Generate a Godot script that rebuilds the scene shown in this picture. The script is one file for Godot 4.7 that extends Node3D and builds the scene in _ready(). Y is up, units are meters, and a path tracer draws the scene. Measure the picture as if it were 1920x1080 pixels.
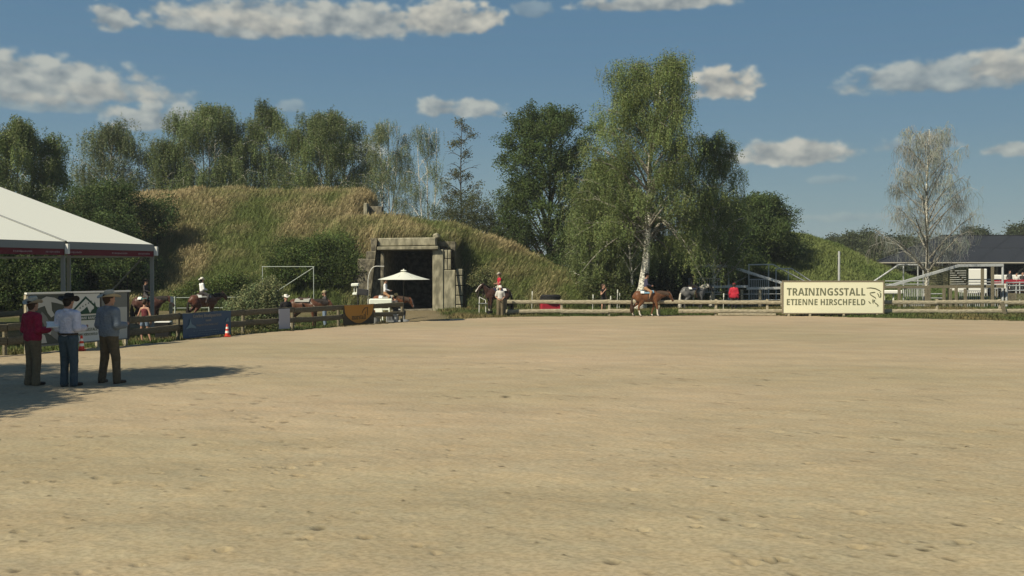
extends Node3D

const F := 1800.0
const EYE := Vector3(0, 2.3, 0)
const PITCH := -0.016665
const EXPOSURE := 1.25
const SUN := Vector3(-0.557, 0.669, 0.49)

var M := {}
var prints := {}
var used := {}
var rng := RandomNumberGenerator.new()
var nz := FastNoiseLite.new()


# A bag of triangles: everything in the scene is shaped in one of these.
class Geo:
	var v := PackedVector3Array()
	var n := PackedVector3Array()
	var c := PackedColorArray()
	var ix := PackedInt32Array()
	var col := Color.WHITE

	func vert(p: Vector3, nn: Vector3) -> int:
		v.append(p)
		n.append(nn)
		c.append(col)
		return v.size() - 1

	func face(a: int, b: int, d: int) -> void:
		var w := n[a] + n[b] + n[d]
		if (v[b] - v[a]).cross(v[d] - v[a]).dot(w) > 0.0:
			ix.append(a); ix.append(d); ix.append(b)
		else:
			ix.append(a); ix.append(b); ix.append(d)

	func tri(a: Vector3, b: Vector3, d: Vector3, nn := Vector3.ZERO) -> void:
		if nn == Vector3.ZERO:
			nn = (d - a).cross(b - a).normalized()
		face(vert(a, nn), vert(b, nn), vert(d, nn))

	func quad(a: Vector3, b: Vector3, d: Vector3, e: Vector3, nn := Vector3.ZERO) -> void:
		if nn == Vector3.ZERO:
			nn = (d - a).cross(b - a).normalized()
		var i := vert(a, nn)
		vert(b, nn); vert(d, nn); vert(e, nn)
		face(i, i + 1, i + 2)
		face(i, i + 2, i + 3)

	func box(at: Vector3, size: Vector3, bs := Basis(), bevel := 0.0) -> Geo:
		var h := size * 0.5
		var e := minf(bevel, minf(h.x, minf(h.y, h.z)) * 0.9)
		for ax in 3:
			var u := (ax + 1) % 3
			var w := (ax + 2) % 3
			for s in [-1.0, 1.0]:
				var q := []
				for k in [[-1, -1], [1, -1], [1, 1], [-1, 1]]:
					var p := Vector3.ZERO
					p[ax] = s * h[ax]
					p[u] = k[0] * (h[u] - e)
					p[w] = k[1] * (h[w] - e)
					q.append(at + bs * p)
				var nn := Vector3.ZERO
				nn[ax] = s
				quad(q[0], q[1], q[2], q[3], (bs * nn).normalized())
				if e > 0.0:
					for s2 in [-1.0, 1.0]:
						var a := Vector3.ZERO
						a[ax] = s * h[ax]; a[u] = s2 * (h[u] - e); a[w] = -(h[w] - e)
						var b := a
						b[w] = -b[w]
						var g := Vector3.ZERO
						g[ax] = s * (h[ax] - e); g[u] = s2 * h[u]; g[w] = h[w] - e
						var f := g
						f[w] = -f[w]
						var m := Vector3.ZERO
						m[ax] = s; m[u] = s2
						quad(at + bs * a, at + bs * b, at + bs * g, at + bs * f, (bs * m).normalized())
		if e > 0.0:
			for sx in [-1.0, 1.0]:
				for sy in [-1.0, 1.0]:
					for sz in [-1.0, 1.0]:
						var sg := Vector3(sx, sy, sz)
						var i := h - Vector3(e, e, e)
						tri(at + bs * (Vector3(h.x, i.y, i.z) * sg), at + bs * (Vector3(i.x, h.y, i.z) * sg), at + bs * (Vector3(i.x, i.y, h.z) * sg), (bs * sg).normalized())
		return self

	# a straight bar of rectangular section between two points
	func bar(a: Vector3, b: Vector3, wide: float, tall: float, bevel := 0.0) -> Geo:
		var z := (b - a).normalized()
		var up := Vector3.UP if absf(z.y) < 0.9 else Vector3.RIGHT
		var x := up.cross(z).normalized()
		return box((a + b) * 0.5, Vector3(wide, tall, a.distance_to(b)), Basis(x, z.cross(x), z), bevel)

	func tube(pts: Array, radii: Array, sides := 8, caps := true) -> Geo:
		var prev := Vector3.ZERO
		var start := v.size()
		for k in pts.size():
			var dir: Vector3 = (pts[mini(k + 1, pts.size() - 1)] - pts[maxi(k - 1, 0)]).normalized()
			var x := prev
			if k == 0:
				x = (Vector3.RIGHT if absf(dir.x) < 0.8 else Vector3.BACK)
			x = (x - dir * x.dot(dir)).normalized()
			prev = x
			var y := dir.cross(x)
			for s in sides:
				var a := TAU * s / sides
				var o := x * cos(a) + y * sin(a)
				vert(pts[k] + o * radii[k], o)
		for k in pts.size() - 1:
			for s in sides:
				var a := start + k * sides + s
				var b := start + k * sides + (s + 1) % sides
				face(a, b, b + sides)
				face(a, b + sides, a + sides)
		if caps:
			for k in [0, pts.size() - 1]:
				var nn: Vector3 = (pts[0] - pts[1]).normalized() if k == 0 else (pts[k] - pts[k - 1]).normalized()
				var m := vert(pts[k], nn)
				var first := v.size()
				for s in sides:
					vert(v[start + k * sides + s], nn)
				for s in sides:
					face(m, first + s, first + (s + 1) % sides)
		return self

	func rod(a: Vector3, b: Vector3, r: float, sides := 8) -> Geo:
		return tube([a, b], [r, r], sides)

	# profile points are (radius, height)
	func lathe(prof: Array, sides := 20, xf := Transform3D()) -> Geo:
		for k in prof.size() - 1:
			var p: Vector2 = prof[k]
			var q: Vector2 = prof[k + 1]
			var t := (q - p).normalized()
			var start := v.size()
			for s in sides + 1:
				var a := TAU * s / sides
				var o := Vector3(cos(a), 0, sin(a))
				var nn := (xf.basis * (o * t.y + Vector3.UP * -t.x)).normalized()
				vert(xf * (o * p.x + Vector3.UP * p.y), nn)
				vert(xf * (o * q.x + Vector3.UP * q.y), nn)
			for s in sides:
				var a := start + s * 2
				if p.x > 1e-5:
					face(a, a + 1, a + 2)
				if q.x > 1e-5:
					face(a + 1, a + 3, a + 2)
		return self

	# a flat plate of some thickness with the given outline (x right, y up), front towards +z
	func plate(outline: PackedVector2Array, thick: float, xf := Transform3D()) -> Geo:
		var t := Geometry2D.triangulate_polygon(outline)
		for s in [1.0, -1.0]:
			var nn := (xf.basis * Vector3(0, 0, s)).normalized()
			var first := v.size()
			for p in outline:
				vert(xf * Vector3(p.x, p.y, thick * 0.5 * s), nn)
			for k in range(0, t.size(), 3):
				face(first + t[k], first + t[k + 1], first + t[k + 2])
		var area := 0.0
		for k in outline.size():
			area += outline[k].cross(outline[(k + 1) % outline.size()])
		for k in outline.size():
			var p := outline[k]
			var q := outline[(k + 1) % outline.size()]
			var o := Vector2(q.y - p.y, p.x - q.x) * signf(area)
			var nn := (xf.basis * Vector3(o.x, o.y, 0)).normalized()
			quad(xf * Vector3(p.x, p.y, thick * 0.5), xf * Vector3(q.x, q.y, thick * 0.5), xf * Vector3(q.x, q.y, -thick * 0.5), xf * Vector3(p.x, p.y, -thick * 0.5), nn)
		return self

	func add(o: Geo, xf := Transform3D()) -> Geo:
		var base := v.size()
		for k in o.v.size():
			v.append(xf * o.v[k])
			n.append((xf.basis * o.n[k]).normalized())
			c.append(o.c[k])
		if xf.basis.determinant() < 0.0:
			for k in range(0, o.ix.size(), 3):
				ix.append(base + o.ix[k]); ix.append(base + o.ix[k + 2]); ix.append(base + o.ix[k + 1])
		else:
			for k in o.ix:
				ix.append(base + k)
		return self

	# Surface nets over tapered capsules joined with a smooth minimum.
	# prim: [from, to, radius, radius, join, flat axis, flat amount]
	func net(prims: Array, cell: float, tint = null) -> Geo:
		var lo := Vector3.INF
		var hi := -Vector3.INF
		for p in prims:
			var r: float = maxf(p[2], p[3]) + cell * 2.5
			var rr := Vector3(r, r, r)
			lo = lo.min(p[0] - rr).min(p[1] - rr)
			hi = hi.max(p[0] + rr).max(p[1] + rr)
		var nx := int((hi.x - lo.x) / cell) + 2
		var ny := int((hi.y - lo.y) / cell) + 2
		var nzz := int((hi.z - lo.z) / cell) + 2
		var fld := PackedFloat32Array()
		fld.resize(nx * ny * nzz)
		fld.fill(1.0)
		var sy := nx
		var sz := nx * ny
		for p in prims:
			var a: Vector3 = p[0]
			var b: Vector3 = p[1]
			var ra: float = p[2]
			var rb: float = p[3]
			var k: float = p[4] if p.size() > 4 else cell
			var ax: Vector3 = p[5] if p.size() > 5 else Vector3.ZERO
			var fl: float = 1.0 / p[6] - 1.0 if p.size() > 6 else 0.0
			var ba := b - a
			var bb := maxf(ba.length_squared(), 1e-9)
			var r := maxf(ra, rb) + maxf(k, cell * 2.0)
			var l := ((a.min(b) - lo - Vector3(r, r, r)) / cell).floor()
			var u := ((a.max(b) - lo + Vector3(r, r, r)) / cell).ceil()
			var i0 := maxi(0, int(l.x)); var i1 := mini(nx - 1, int(u.x))
			var j0 := maxi(0, int(l.y)); var j1 := mini(ny - 1, int(u.y))
			var k0 := maxi(0, int(l.z)); var k1 := mini(nzz - 1, int(u.z))
			var dr := rb - ra
			for kk in range(k0, k1 + 1):
				for jj in range(j0, j1 + 1):
					var id := kk * sz + jj * sy + i0
					var q := Vector3(lo.x + i0 * cell, lo.y + jj * cell, lo.z + kk * cell) - a
					for ii in range(i0, i1 + 1):
						var w := q
						if fl != 0.0:
							w += ax * (q.dot(ax) * fl)
						var t := clampf(w.dot(ba) / bb, 0.0, 1.0)
						var d := (w - ba * t).length() - ra - dr * t
						var o := fld[id]
						var h := k - absf(o - d)
						if h > 0.0:
							fld[id] = minf(o, d) - h * h * 0.25 / k
						elif d < o:
							fld[id] = d
						id += 1
						q.x += cell
		var cells := PackedInt32Array()
		cells.resize(nx * ny * nzz)
		cells.fill(-1)
		var off := [0, 1, sy, sy + 1, sz, sz + 1, sz + sy, sz + sy + 1]
		var far := cell * 3.2
		var hits := PackedInt32Array()
		for kk in nzz - 1:
			for jj in ny - 1:
				var id := kk * sz + jj * sy
				for ii in nx - 1:
					var d0 := fld[id]
					if d0 < far and d0 > -far:
						var f0 := d0 < 0.0
						var f1 := fld[id + 1] < 0.0
						var f2 := fld[id + sy] < 0.0
						var f3 := fld[id + sy + 1] < 0.0
						var f4 := fld[id + sz] < 0.0
						var f5 := fld[id + sz + 1] < 0.0
						var f6 := fld[id + sz + sy] < 0.0
						var f7 := fld[id + sz + sy + 1] < 0.0
						if not (f0 == f1 and f0 == f2 and f0 == f3 and f0 == f4 and f0 == f5 and f0 == f6 and f0 == f7):
							var sum := Vector3.ZERO
							var cnt := 0
							var g := Vector3.ZERO
							for e in 8:
								var de := fld[id + off[e]]
								var pe := Vector3(e & 1, (e >> 1) & 1, e >> 2)
								g += (pe * 2.0 - Vector3.ONE) * de
								for axis in 3:
									if (e >> axis) & 1 == 0:
										var df := fld[id + off[e | (1 << axis)]]
										if (de < 0.0) != (df < 0.0):
											var t := de / (de - df)
											var pp := pe
											pp[axis] += t
											sum += pp
											cnt += 1
							var pos := lo + (Vector3(ii, jj, kk) + sum / cnt) * cell
							cells[id] = v.size()
							hits.append(id)
							v.append(pos)
							n.append(g.normalized())
							c.append(tint.call(pos) if tint != null else col)
					id += 1
		var stp := [1, sy, sz]
		for id in hits:
			for axis in 3:
				var s0 := fld[id] < 0.0
				if (fld[id + stp[axis]] < 0.0) != s0:
					var u: int = stp[(axis + 1) % 3]
					var w: int = stp[(axis + 2) % 3]
					if id - u - w < 0:
						continue
					var q0 := cells[id]
					var q1 := cells[id - u]
					var q2 := cells[id - u - w]
					var q3 := cells[id - w]
					if q0 < 0 or q1 < 0 or q2 < 0 or q3 < 0:
						continue
					if s0:
						ix.append_array([q0, q2, q1, q0, q3, q2])
					else:
						ix.append_array([q0, q1, q2, q0, q2, q3])
		return self

	func mesh() -> ArrayMesh:
		var arr := []
		arr.resize(Mesh.ARRAY_MAX)
		arr[Mesh.ARRAY_VERTEX] = v
		arr[Mesh.ARRAY_NORMAL] = n
		arr[Mesh.ARRAY_COLOR] = c
		arr[Mesh.ARRAY_INDEX] = ix
		var m := ArrayMesh.new()
		m.add_surface_from_arrays(Mesh.PRIMITIVE_TRIANGLES, arr)
		return m


# ---------- naming and placing

func numbered(called: String) -> String:
	var k: int = used.get(called, 0)
	used[called] = k + 1
	return called if k == 0 else "%s_%03d" % [called, k]


func tag(o: Node, label: String, category: String, group := "", kind := "") -> Node:
	if label:
		o.set_meta("label", label)
	if category:
		o.set_meta("category", category)
	if group:
		o.set_meta("group", group)
	if kind:
		o.set_meta("kind", kind)
	return o


func thing(called: String, label: String, category: String, at := Vector3.ZERO, turn := 0.0, group := "") -> Node3D:
	var o := Node3D.new()
	o.name = numbered(called)
	add_child(o)
	o.position = at
	o.rotation.y = turn
	tag(o, label, category, group)
	return o


func part(called: String, shape, mat: Material, parent: Node, at := Vector3.ZERO) -> MeshInstance3D:
	var o := MeshInstance3D.new()
	o.name = numbered(called) if parent == self else called
	o.mesh = shape.mesh() if shape is Geo else shape
	o.material_override = mat
	o.position = at
	parent.add_child(o, true)
	return o


func structure(called: String, shape, mat: Material, label: String) -> MeshInstance3D:
	var o := part(called, shape, mat, self)
	tag(o, label, "", "", "structure")
	return o


func scatter(called: String, mesh: Mesh, mat: Material, xfs: Array, cols: Array, parent: Node) -> MultiMeshInstance3D:
	var mm := MultiMesh.new()
	mm.transform_format = MultiMesh.TRANSFORM_3D
	mm.use_colors = true
	mm.mesh = mesh
	mm.instance_count = xfs.size()
	for k in xfs.size():
		mm.set_instance_transform(k, xfs[k])
		mm.set_instance_color(k, cols[k])
	var o := MultiMeshInstance3D.new()
	o.name = numbered(called) if parent == self else called
	o.multimesh = mm
	o.material_override = mat
	o.set_meta("kind", "stuff")
	parent.add_child(o, true)
	return o


# the point at depth d (metres along -z) seen at a pixel of the 1920 x 1080 photograph; used to measure where things stand
func at(px: float, py: float, d: float) -> Vector3:
	var r := Basis(Vector3.RIGHT, PITCH) * Vector3((px - 960.0) / F, (540.0 - py) / F, -1.0)
	return EYE + r * (d / -r.z)


func rr(a: float, b: float) -> float:
	return rng.randf_range(a, b)


func lin(r: float, g: float, b: float) -> Color:
	return Color(r, g, b).linear_to_srgb()


# ---------- materials

func mat(r: float, g: float, b: float, rough := 0.8, metal := 0.0) -> StandardMaterial3D:
	var m := StandardMaterial3D.new()
	m.albedo_color = lin(r, g, b)
	m.roughness = rough
	m.metallic = metal
	m.metallic_specular = 0.35
	return m


func noise_tex(freq: float, oct: int, cols: Array, seed_ := 1, size := 512, kind := FastNoiseLite.TYPE_SIMPLEX_SMOOTH) -> NoiseTexture2D:
	var f := FastNoiseLite.new()
	f.noise_type = kind
	f.frequency = freq
	f.fractal_octaves = oct
	f.seed = seed_
	var t := NoiseTexture2D.new()
	t.width = size
	t.height = size
	t.seamless = true
	t.noise = f
	if cols:
		var g := Gradient.new()
		g.offsets = PackedFloat32Array(cols.map(func(e): return e[0]))
		g.colors = PackedColorArray(cols.map(func(e): return e[1]))
		t.color_ramp = g
	return t


# a surface with grain: the colour runs between two tones, with fine relief
func grained(lo: Color, hi: Color, scale: Vector3, rough := 0.85, relief := 0.3, freq := 0.02, seed_ := 1, world := true) -> StandardMaterial3D:
	var m := StandardMaterial3D.new()
	m.albedo_texture = noise_tex(freq, 5, [[0.25, lo.linear_to_srgb()], [0.75, hi.linear_to_srgb()]], seed_)
	m.uv1_triplanar = true
	m.uv1_world_triplanar = world
	m.uv1_scale = scale
	m.roughness = rough
	m.metallic_specular = 0.3
	if relief > 0.0:
		m.heightmap_enabled = true
		m.heightmap_texture = noise_tex(freq * 2.0, 5, [], seed_ + 7)
		m.heightmap_scale = relief
	return m


func tinted(rough := 0.8, back := 0.0) -> StandardMaterial3D:
	var m := StandardMaterial3D.new()
	m.vertex_color_use_as_albedo = true
	m.roughness = rough
	m.metallic_specular = 0.3
	if back > 0.0:
		m.backlight_enabled = true
		m.backlight = Color(back, back, back).linear_to_srgb()
	return m


func materials() -> void:
	M.sand = tinted(0.95)
	M.sand.metallic_specular = 0.2
	M.sand.uv1_triplanar = true
	M.sand.uv1_world_triplanar = true
	M.sand.uv1_scale = Vector3(0.55, 0.55, 0.8)
	M.sand.heightmap_enabled = true
	M.sand.heightmap_texture = noise_tex(0.02, 7, [], 31, 1024)
	M.sand.heightmap_scale = 0.28
	M.sand.albedo_texture = noise_tex(0.02, 6, [[0.28, Color(0.91, 0.91, 0.90)], [0.5, Color(0.965, 0.965, 0.965)], [0.72, Color(1, 1, 1)]], 5, 1024)
	M.earth = tinted(0.95)
	M.earth.uv1_triplanar = true
	M.earth.uv1_world_triplanar = true
	M.earth.uv1_scale = Vector3(0.5, 0.5, 0.5)
	M.earth.albedo_texture = noise_tex(0.03, 6, [[0.25, Color(0.7, 0.7, 0.66)], [0.75, Color(1, 1, 1)]], 8, 1024)
	M.earth.heightmap_enabled = true
	M.earth.heightmap_texture = noise_tex(0.03, 6, [], 9, 512)
	M.earth.heightmap_scale = 4.0
	M.blade = tinted(0.7, 0.35)
	M.leaf = tinted(0.6, 0.6)
	M.flesh = tinted(0.6)
	M.coat = tinted(0.42)
	M.coat.rim_enabled = true
	M.coat.rim = 0.3
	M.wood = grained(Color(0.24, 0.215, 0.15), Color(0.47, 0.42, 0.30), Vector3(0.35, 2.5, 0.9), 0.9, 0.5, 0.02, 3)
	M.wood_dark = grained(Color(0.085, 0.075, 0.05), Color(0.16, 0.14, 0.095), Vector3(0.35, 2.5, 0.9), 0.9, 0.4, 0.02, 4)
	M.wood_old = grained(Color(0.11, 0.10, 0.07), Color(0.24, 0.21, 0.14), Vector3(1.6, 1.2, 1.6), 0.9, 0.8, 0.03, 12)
	M.pen_wood = grained(Color(0.09, 0.095, 0.05), Color(0.22, 0.21, 0.12), Vector3(0.5, 2.0, 0.7), 0.9, 0.4, 0.02, 14)
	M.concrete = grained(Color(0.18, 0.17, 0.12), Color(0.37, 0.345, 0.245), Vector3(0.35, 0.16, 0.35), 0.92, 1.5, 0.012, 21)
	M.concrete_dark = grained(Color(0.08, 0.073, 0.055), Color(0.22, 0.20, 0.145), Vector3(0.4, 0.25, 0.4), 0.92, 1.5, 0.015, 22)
	M.tunnel = grained(Color(0.12, 0.11, 0.085), Color(0.26, 0.24, 0.18), Vector3(0.3, 0.3, 0.3), 0.95, 0.0, 0.015, 23)
	M.birch = grained(Color(0.06, 0.055, 0.045), Color(0.74, 0.72, 0.64), Vector3(0.9, 2.6, 0.9), 0.75, 0.6, 0.012, 41)
	M.birch.albedo_texture = noise_tex(0.012, 5, [[0.34, Color(0.19, 0.18, 0.16)], [0.43, Color(0.62, 0.6, 0.55)], [0.5, Color(0.86, 0.85, 0.79)], [0.8, Color(0.93, 0.92, 0.87)]], 41)
	M.birch_grey = grained(Color(0.05, 0.045, 0.035), Color(0.46, 0.44, 0.37), Vector3(0.9, 2.4, 0.9), 0.8, 0.6, 0.012, 43)
	M.twig = mat(0.42, 0.42, 0.38, 0.8)
	M.bark = grained(Color(0.035, 0.03, 0.022), Color(0.11, 0.095, 0.07), Vector3(1.6, 0.5, 1.6), 0.9, 1.5, 0.02, 44)
	M.canvas = mat(0.72, 0.73, 0.64, 0.6)
	M.canvas.backlight_enabled = true
	M.canvas.backlight = lin(0.18, 0.18, 0.15)
	M.valance = mat(0.27, 0.28, 0.27, 0.7)
	M.maroon = mat(0.16, 0.022, 0.032, 0.7)
	M.faded = mat(0.34, 0.22, 0.23, 0.7)
	M.steel = grained(Color(0.38, 0.40, 0.40), Color(0.55, 0.57, 0.56), Vector3(2, 2, 2), 0.5, 0.0, 0.02, 50)
	M.steel.metallic = 0.25
	M.alu = mat(0.26, 0.27, 0.26, 0.5, 0.2)
	M.dark_metal = mat(0.05, 0.05, 0.05, 0.5, 0.3)
	M.white = mat(0.78, 0.78, 0.72, 0.55)
	M.white_plastic = mat(0.76, 0.80, 0.70, 0.4)
	M.grey_plastic = mat(0.24, 0.25, 0.25, 0.5)
	M.black = mat(0.014, 0.014, 0.014, 0.6)
	M.rubber = grained(Color(0.012, 0.012, 0.012), Color(0.03, 0.03, 0.03), Vector3(3, 3, 3), 0.8, 0.5, 0.03, 51)
	M.red_plastic = mat(0.32, 0.02, 0.035, 0.5)
	M.cone_red = mat(0.58, 0.055, 0.03, 0.55)
	M.sign_cream = mat(0.74, 0.73, 0.53, 0.5)
	M.sign_ink = mat(0.145, 0.155, 0.095, 0.6)
	M.sign_frame = mat(0.20, 0.17, 0.12, 0.7)
	M.logo_green = mat(0.015, 0.06, 0.035, 0.6)
	M.sign_white = mat(0.60, 0.61, 0.57, 0.5)
	M.sign_grey = mat(0.17, 0.18, 0.17, 0.6)
	M.photo_dark = mat(0.06, 0.07, 0.06, 0.6)
	M.photo_pale = mat(0.42, 0.43, 0.40, 0.6)
	M.banner_blue = mat(0.045, 0.085, 0.15, 0.6)
	M.banner_print = mat(0.26, 0.25, 0.23, 0.6)
	M.banner_pale_blue = mat(0.12, 0.20, 0.26, 0.6)
	M.banner_brown = mat(0.055, 0.045, 0.025, 0.7)
	M.banner_orange = mat(0.42, 0.20, 0.035, 0.7)
	M.hung_board = mat(0.36, 0.37, 0.42, 0.6)
	M.parasol = mat(0.70, 0.72, 0.62, 0.7)
	M.parasol.backlight_enabled = true
	M.parasol.backlight = lin(0.2, 0.2, 0.17)
	M.roof = grained(Color(0.020, 0.023, 0.028), Color(0.034, 0.037, 0.044), Vector3(0.4, 0.4, 0.4), 0.75, 0.2, 0.02, 60)
	M.gutter = mat(0.38, 0.36, 0.30, 0.5)
	M.dark_wall = grained(Color(0.025, 0.025, 0.02), Color(0.06, 0.058, 0.045), Vector3(0.4, 0.4, 0.4), 0.9, 0.2, 0.02, 61)
	M.yellow = mat(0.75, 0.50, 0.03, 0.6)
	M.post_white = mat(0.75, 0.76, 0.66, 0.5)
	M.wire = mat(0.40, 0.45, 0.40, 0.6)
	# cloth
	M.cloth_red = grained(Color(0.23, 0.012, 0.045), Color(0.33, 0.02, 0.06), Vector3(2, 2, 2), 0.85, 1.5, 0.01, 70, false)
	M.cloth_white = grained(Color(0.50, 0.53, 0.66), Color(0.66, 0.68, 0.80), Vector3(2, 2, 2), 0.85, 1.5, 0.01, 71, false)
	M.cloth_shirt = mat(0.74, 0.75, 0.76, 0.85)
	M.cloth_grey_blue = grained(Color(0.15, 0.185, 0.225), Color(0.18, 0.22, 0.265), Vector3(2, 2, 2), 0.9, 1.5, 0.01, 72, false)
	M.cloth_khaki = grained(Color(0.14, 0.115, 0.075), Color(0.175, 0.145, 0.09), Vector3(2, 2, 2), 0.9, 1.5, 0.01, 73, false)
	M.cloth_brown = grained(Color(0.085, 0.07, 0.045), Color(0.115, 0.092, 0.058), Vector3(2, 2, 2), 0.9, 1.5, 0.01, 74, false)
	M.denim = grained(Color(0.045, 0.07, 0.088), Color(0.06, 0.092, 0.115), Vector3(1.4, 0.7, 1.4), 0.9, 1.5, 0.015, 75, false)
	M.denim_pale = grained(Color(0.12, 0.17, 0.24), Color(0.22, 0.28, 0.36), Vector3(2.4, 2.4, 2.4), 0.9, 0.8, 0.015, 76, false)
	M.cloth_navy = mat(0.05, 0.05, 0.09, 0.85)
	M.cloth_black = mat(0.016, 0.015, 0.016, 0.85)
	M.cloth_charcoal = mat(0.06, 0.055, 0.055, 0.85)
	M.cloth_tee = mat(0.55, 0.54, 0.50, 0.85)
	M.cloth_crimson = mat(0.42, 0.02, 0.04, 0.8)
	M.cloth_maroon = mat(0.13, 0.03, 0.035, 0.85)
	M.chaps_tan = mat(0.30, 0.17, 0.09, 0.8)
	M.felt = grained(Color(0.40, 0.37, 0.29), Color(0.52, 0.48, 0.38), Vector3(3, 3, 3), 0.9, 0.2, 0.02, 77, false)
	M.felt_white = mat(0.74, 0.72, 0.64, 0.85)
	M.felt_black = mat(0.012, 0.011, 0.011, 0.8)
	M.straw = mat(0.33, 0.28, 0.17, 0.85)
	M.leather = mat(0.05, 0.028, 0.016, 0.5)
	M.leather_dark = mat(0.02, 0.014, 0.01, 0.5)
	M.leather_pale = mat(0.55, 0.52, 0.44, 0.6)
	M.hair_brown = mat(0.05, 0.028, 0.016, 0.6)
	M.hair_dark = mat(0.015, 0.011, 0.009, 0.6)
	M.pad_blue = grained(Color(0.06, 0.13, 0.22), Color(0.28, 0.45, 0.52), Vector3(5, 5, 5), 0.9, 0.0, 0.02, 78, false)
	M.pad_grey = mat(0.30, 0.30, 0.27, 0.9)
	M.pad_navy = mat(0.02, 0.025, 0.06, 0.9)
	M.pad_teal = mat(0.05, 0.12, 0.12, 0.9)
	M.horn = mat(0.09, 0.07, 0.05, 0.6)


func _ready() -> void:
	var cam := Camera3D.new()
	cam.name = "camera"
	cam.position = EYE
	cam.rotation.x = PITCH
	cam.fov = rad_to_deg(2.0 * atan(540.0 / F))
	cam.near = 0.1
	cam.far = 3000.0
	add_child(cam)
	cam.current = true
	nz.seed = 7
	nz.frequency = 0.03
	nz.fractal_octaves = 3
	rng.seed = 99
	var env := Environment.new()
	env.background_mode = Environment.BG_SKY
	env.sky = sky()
	env.tonemap_mode = Environment.TONE_MAPPER_LINEAR
	env.tonemap_exposure = EXPOSURE
	env.fog_enabled = true
	env.fog_density = 0.00038
	env.fog_light_color = Color(0.86, 0.9, 0.93)
	env.sdfgi_enabled = true
	env.ssao_enabled = true
	env.ssil_enabled = true
	var we := WorldEnvironment.new()
	we.name = "environment"
	we.environment = env
	add_child(we)
	var sun := DirectionalLight3D.new()
	sun.name = "sun"
	sun.light_energy = 1.5
	sun.light_color = Color(1.0, 0.955, 0.86)
	sun.light_angular_distance = 0.5
	sun.shadow_enabled = true
	add_child(sun)
	sun.look_at_from_position(SUN * 10.0, Vector3.ZERO)
	materials()
	build_land()
	build_sand()
	build_bunker()
	build_barn()
	build_trees()
	build_grass()
	build_fences()
	build_tent()
	build_chutes()
	build_signs()
	build_judge_corner()
	build_folk()


# ---------- sky

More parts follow.
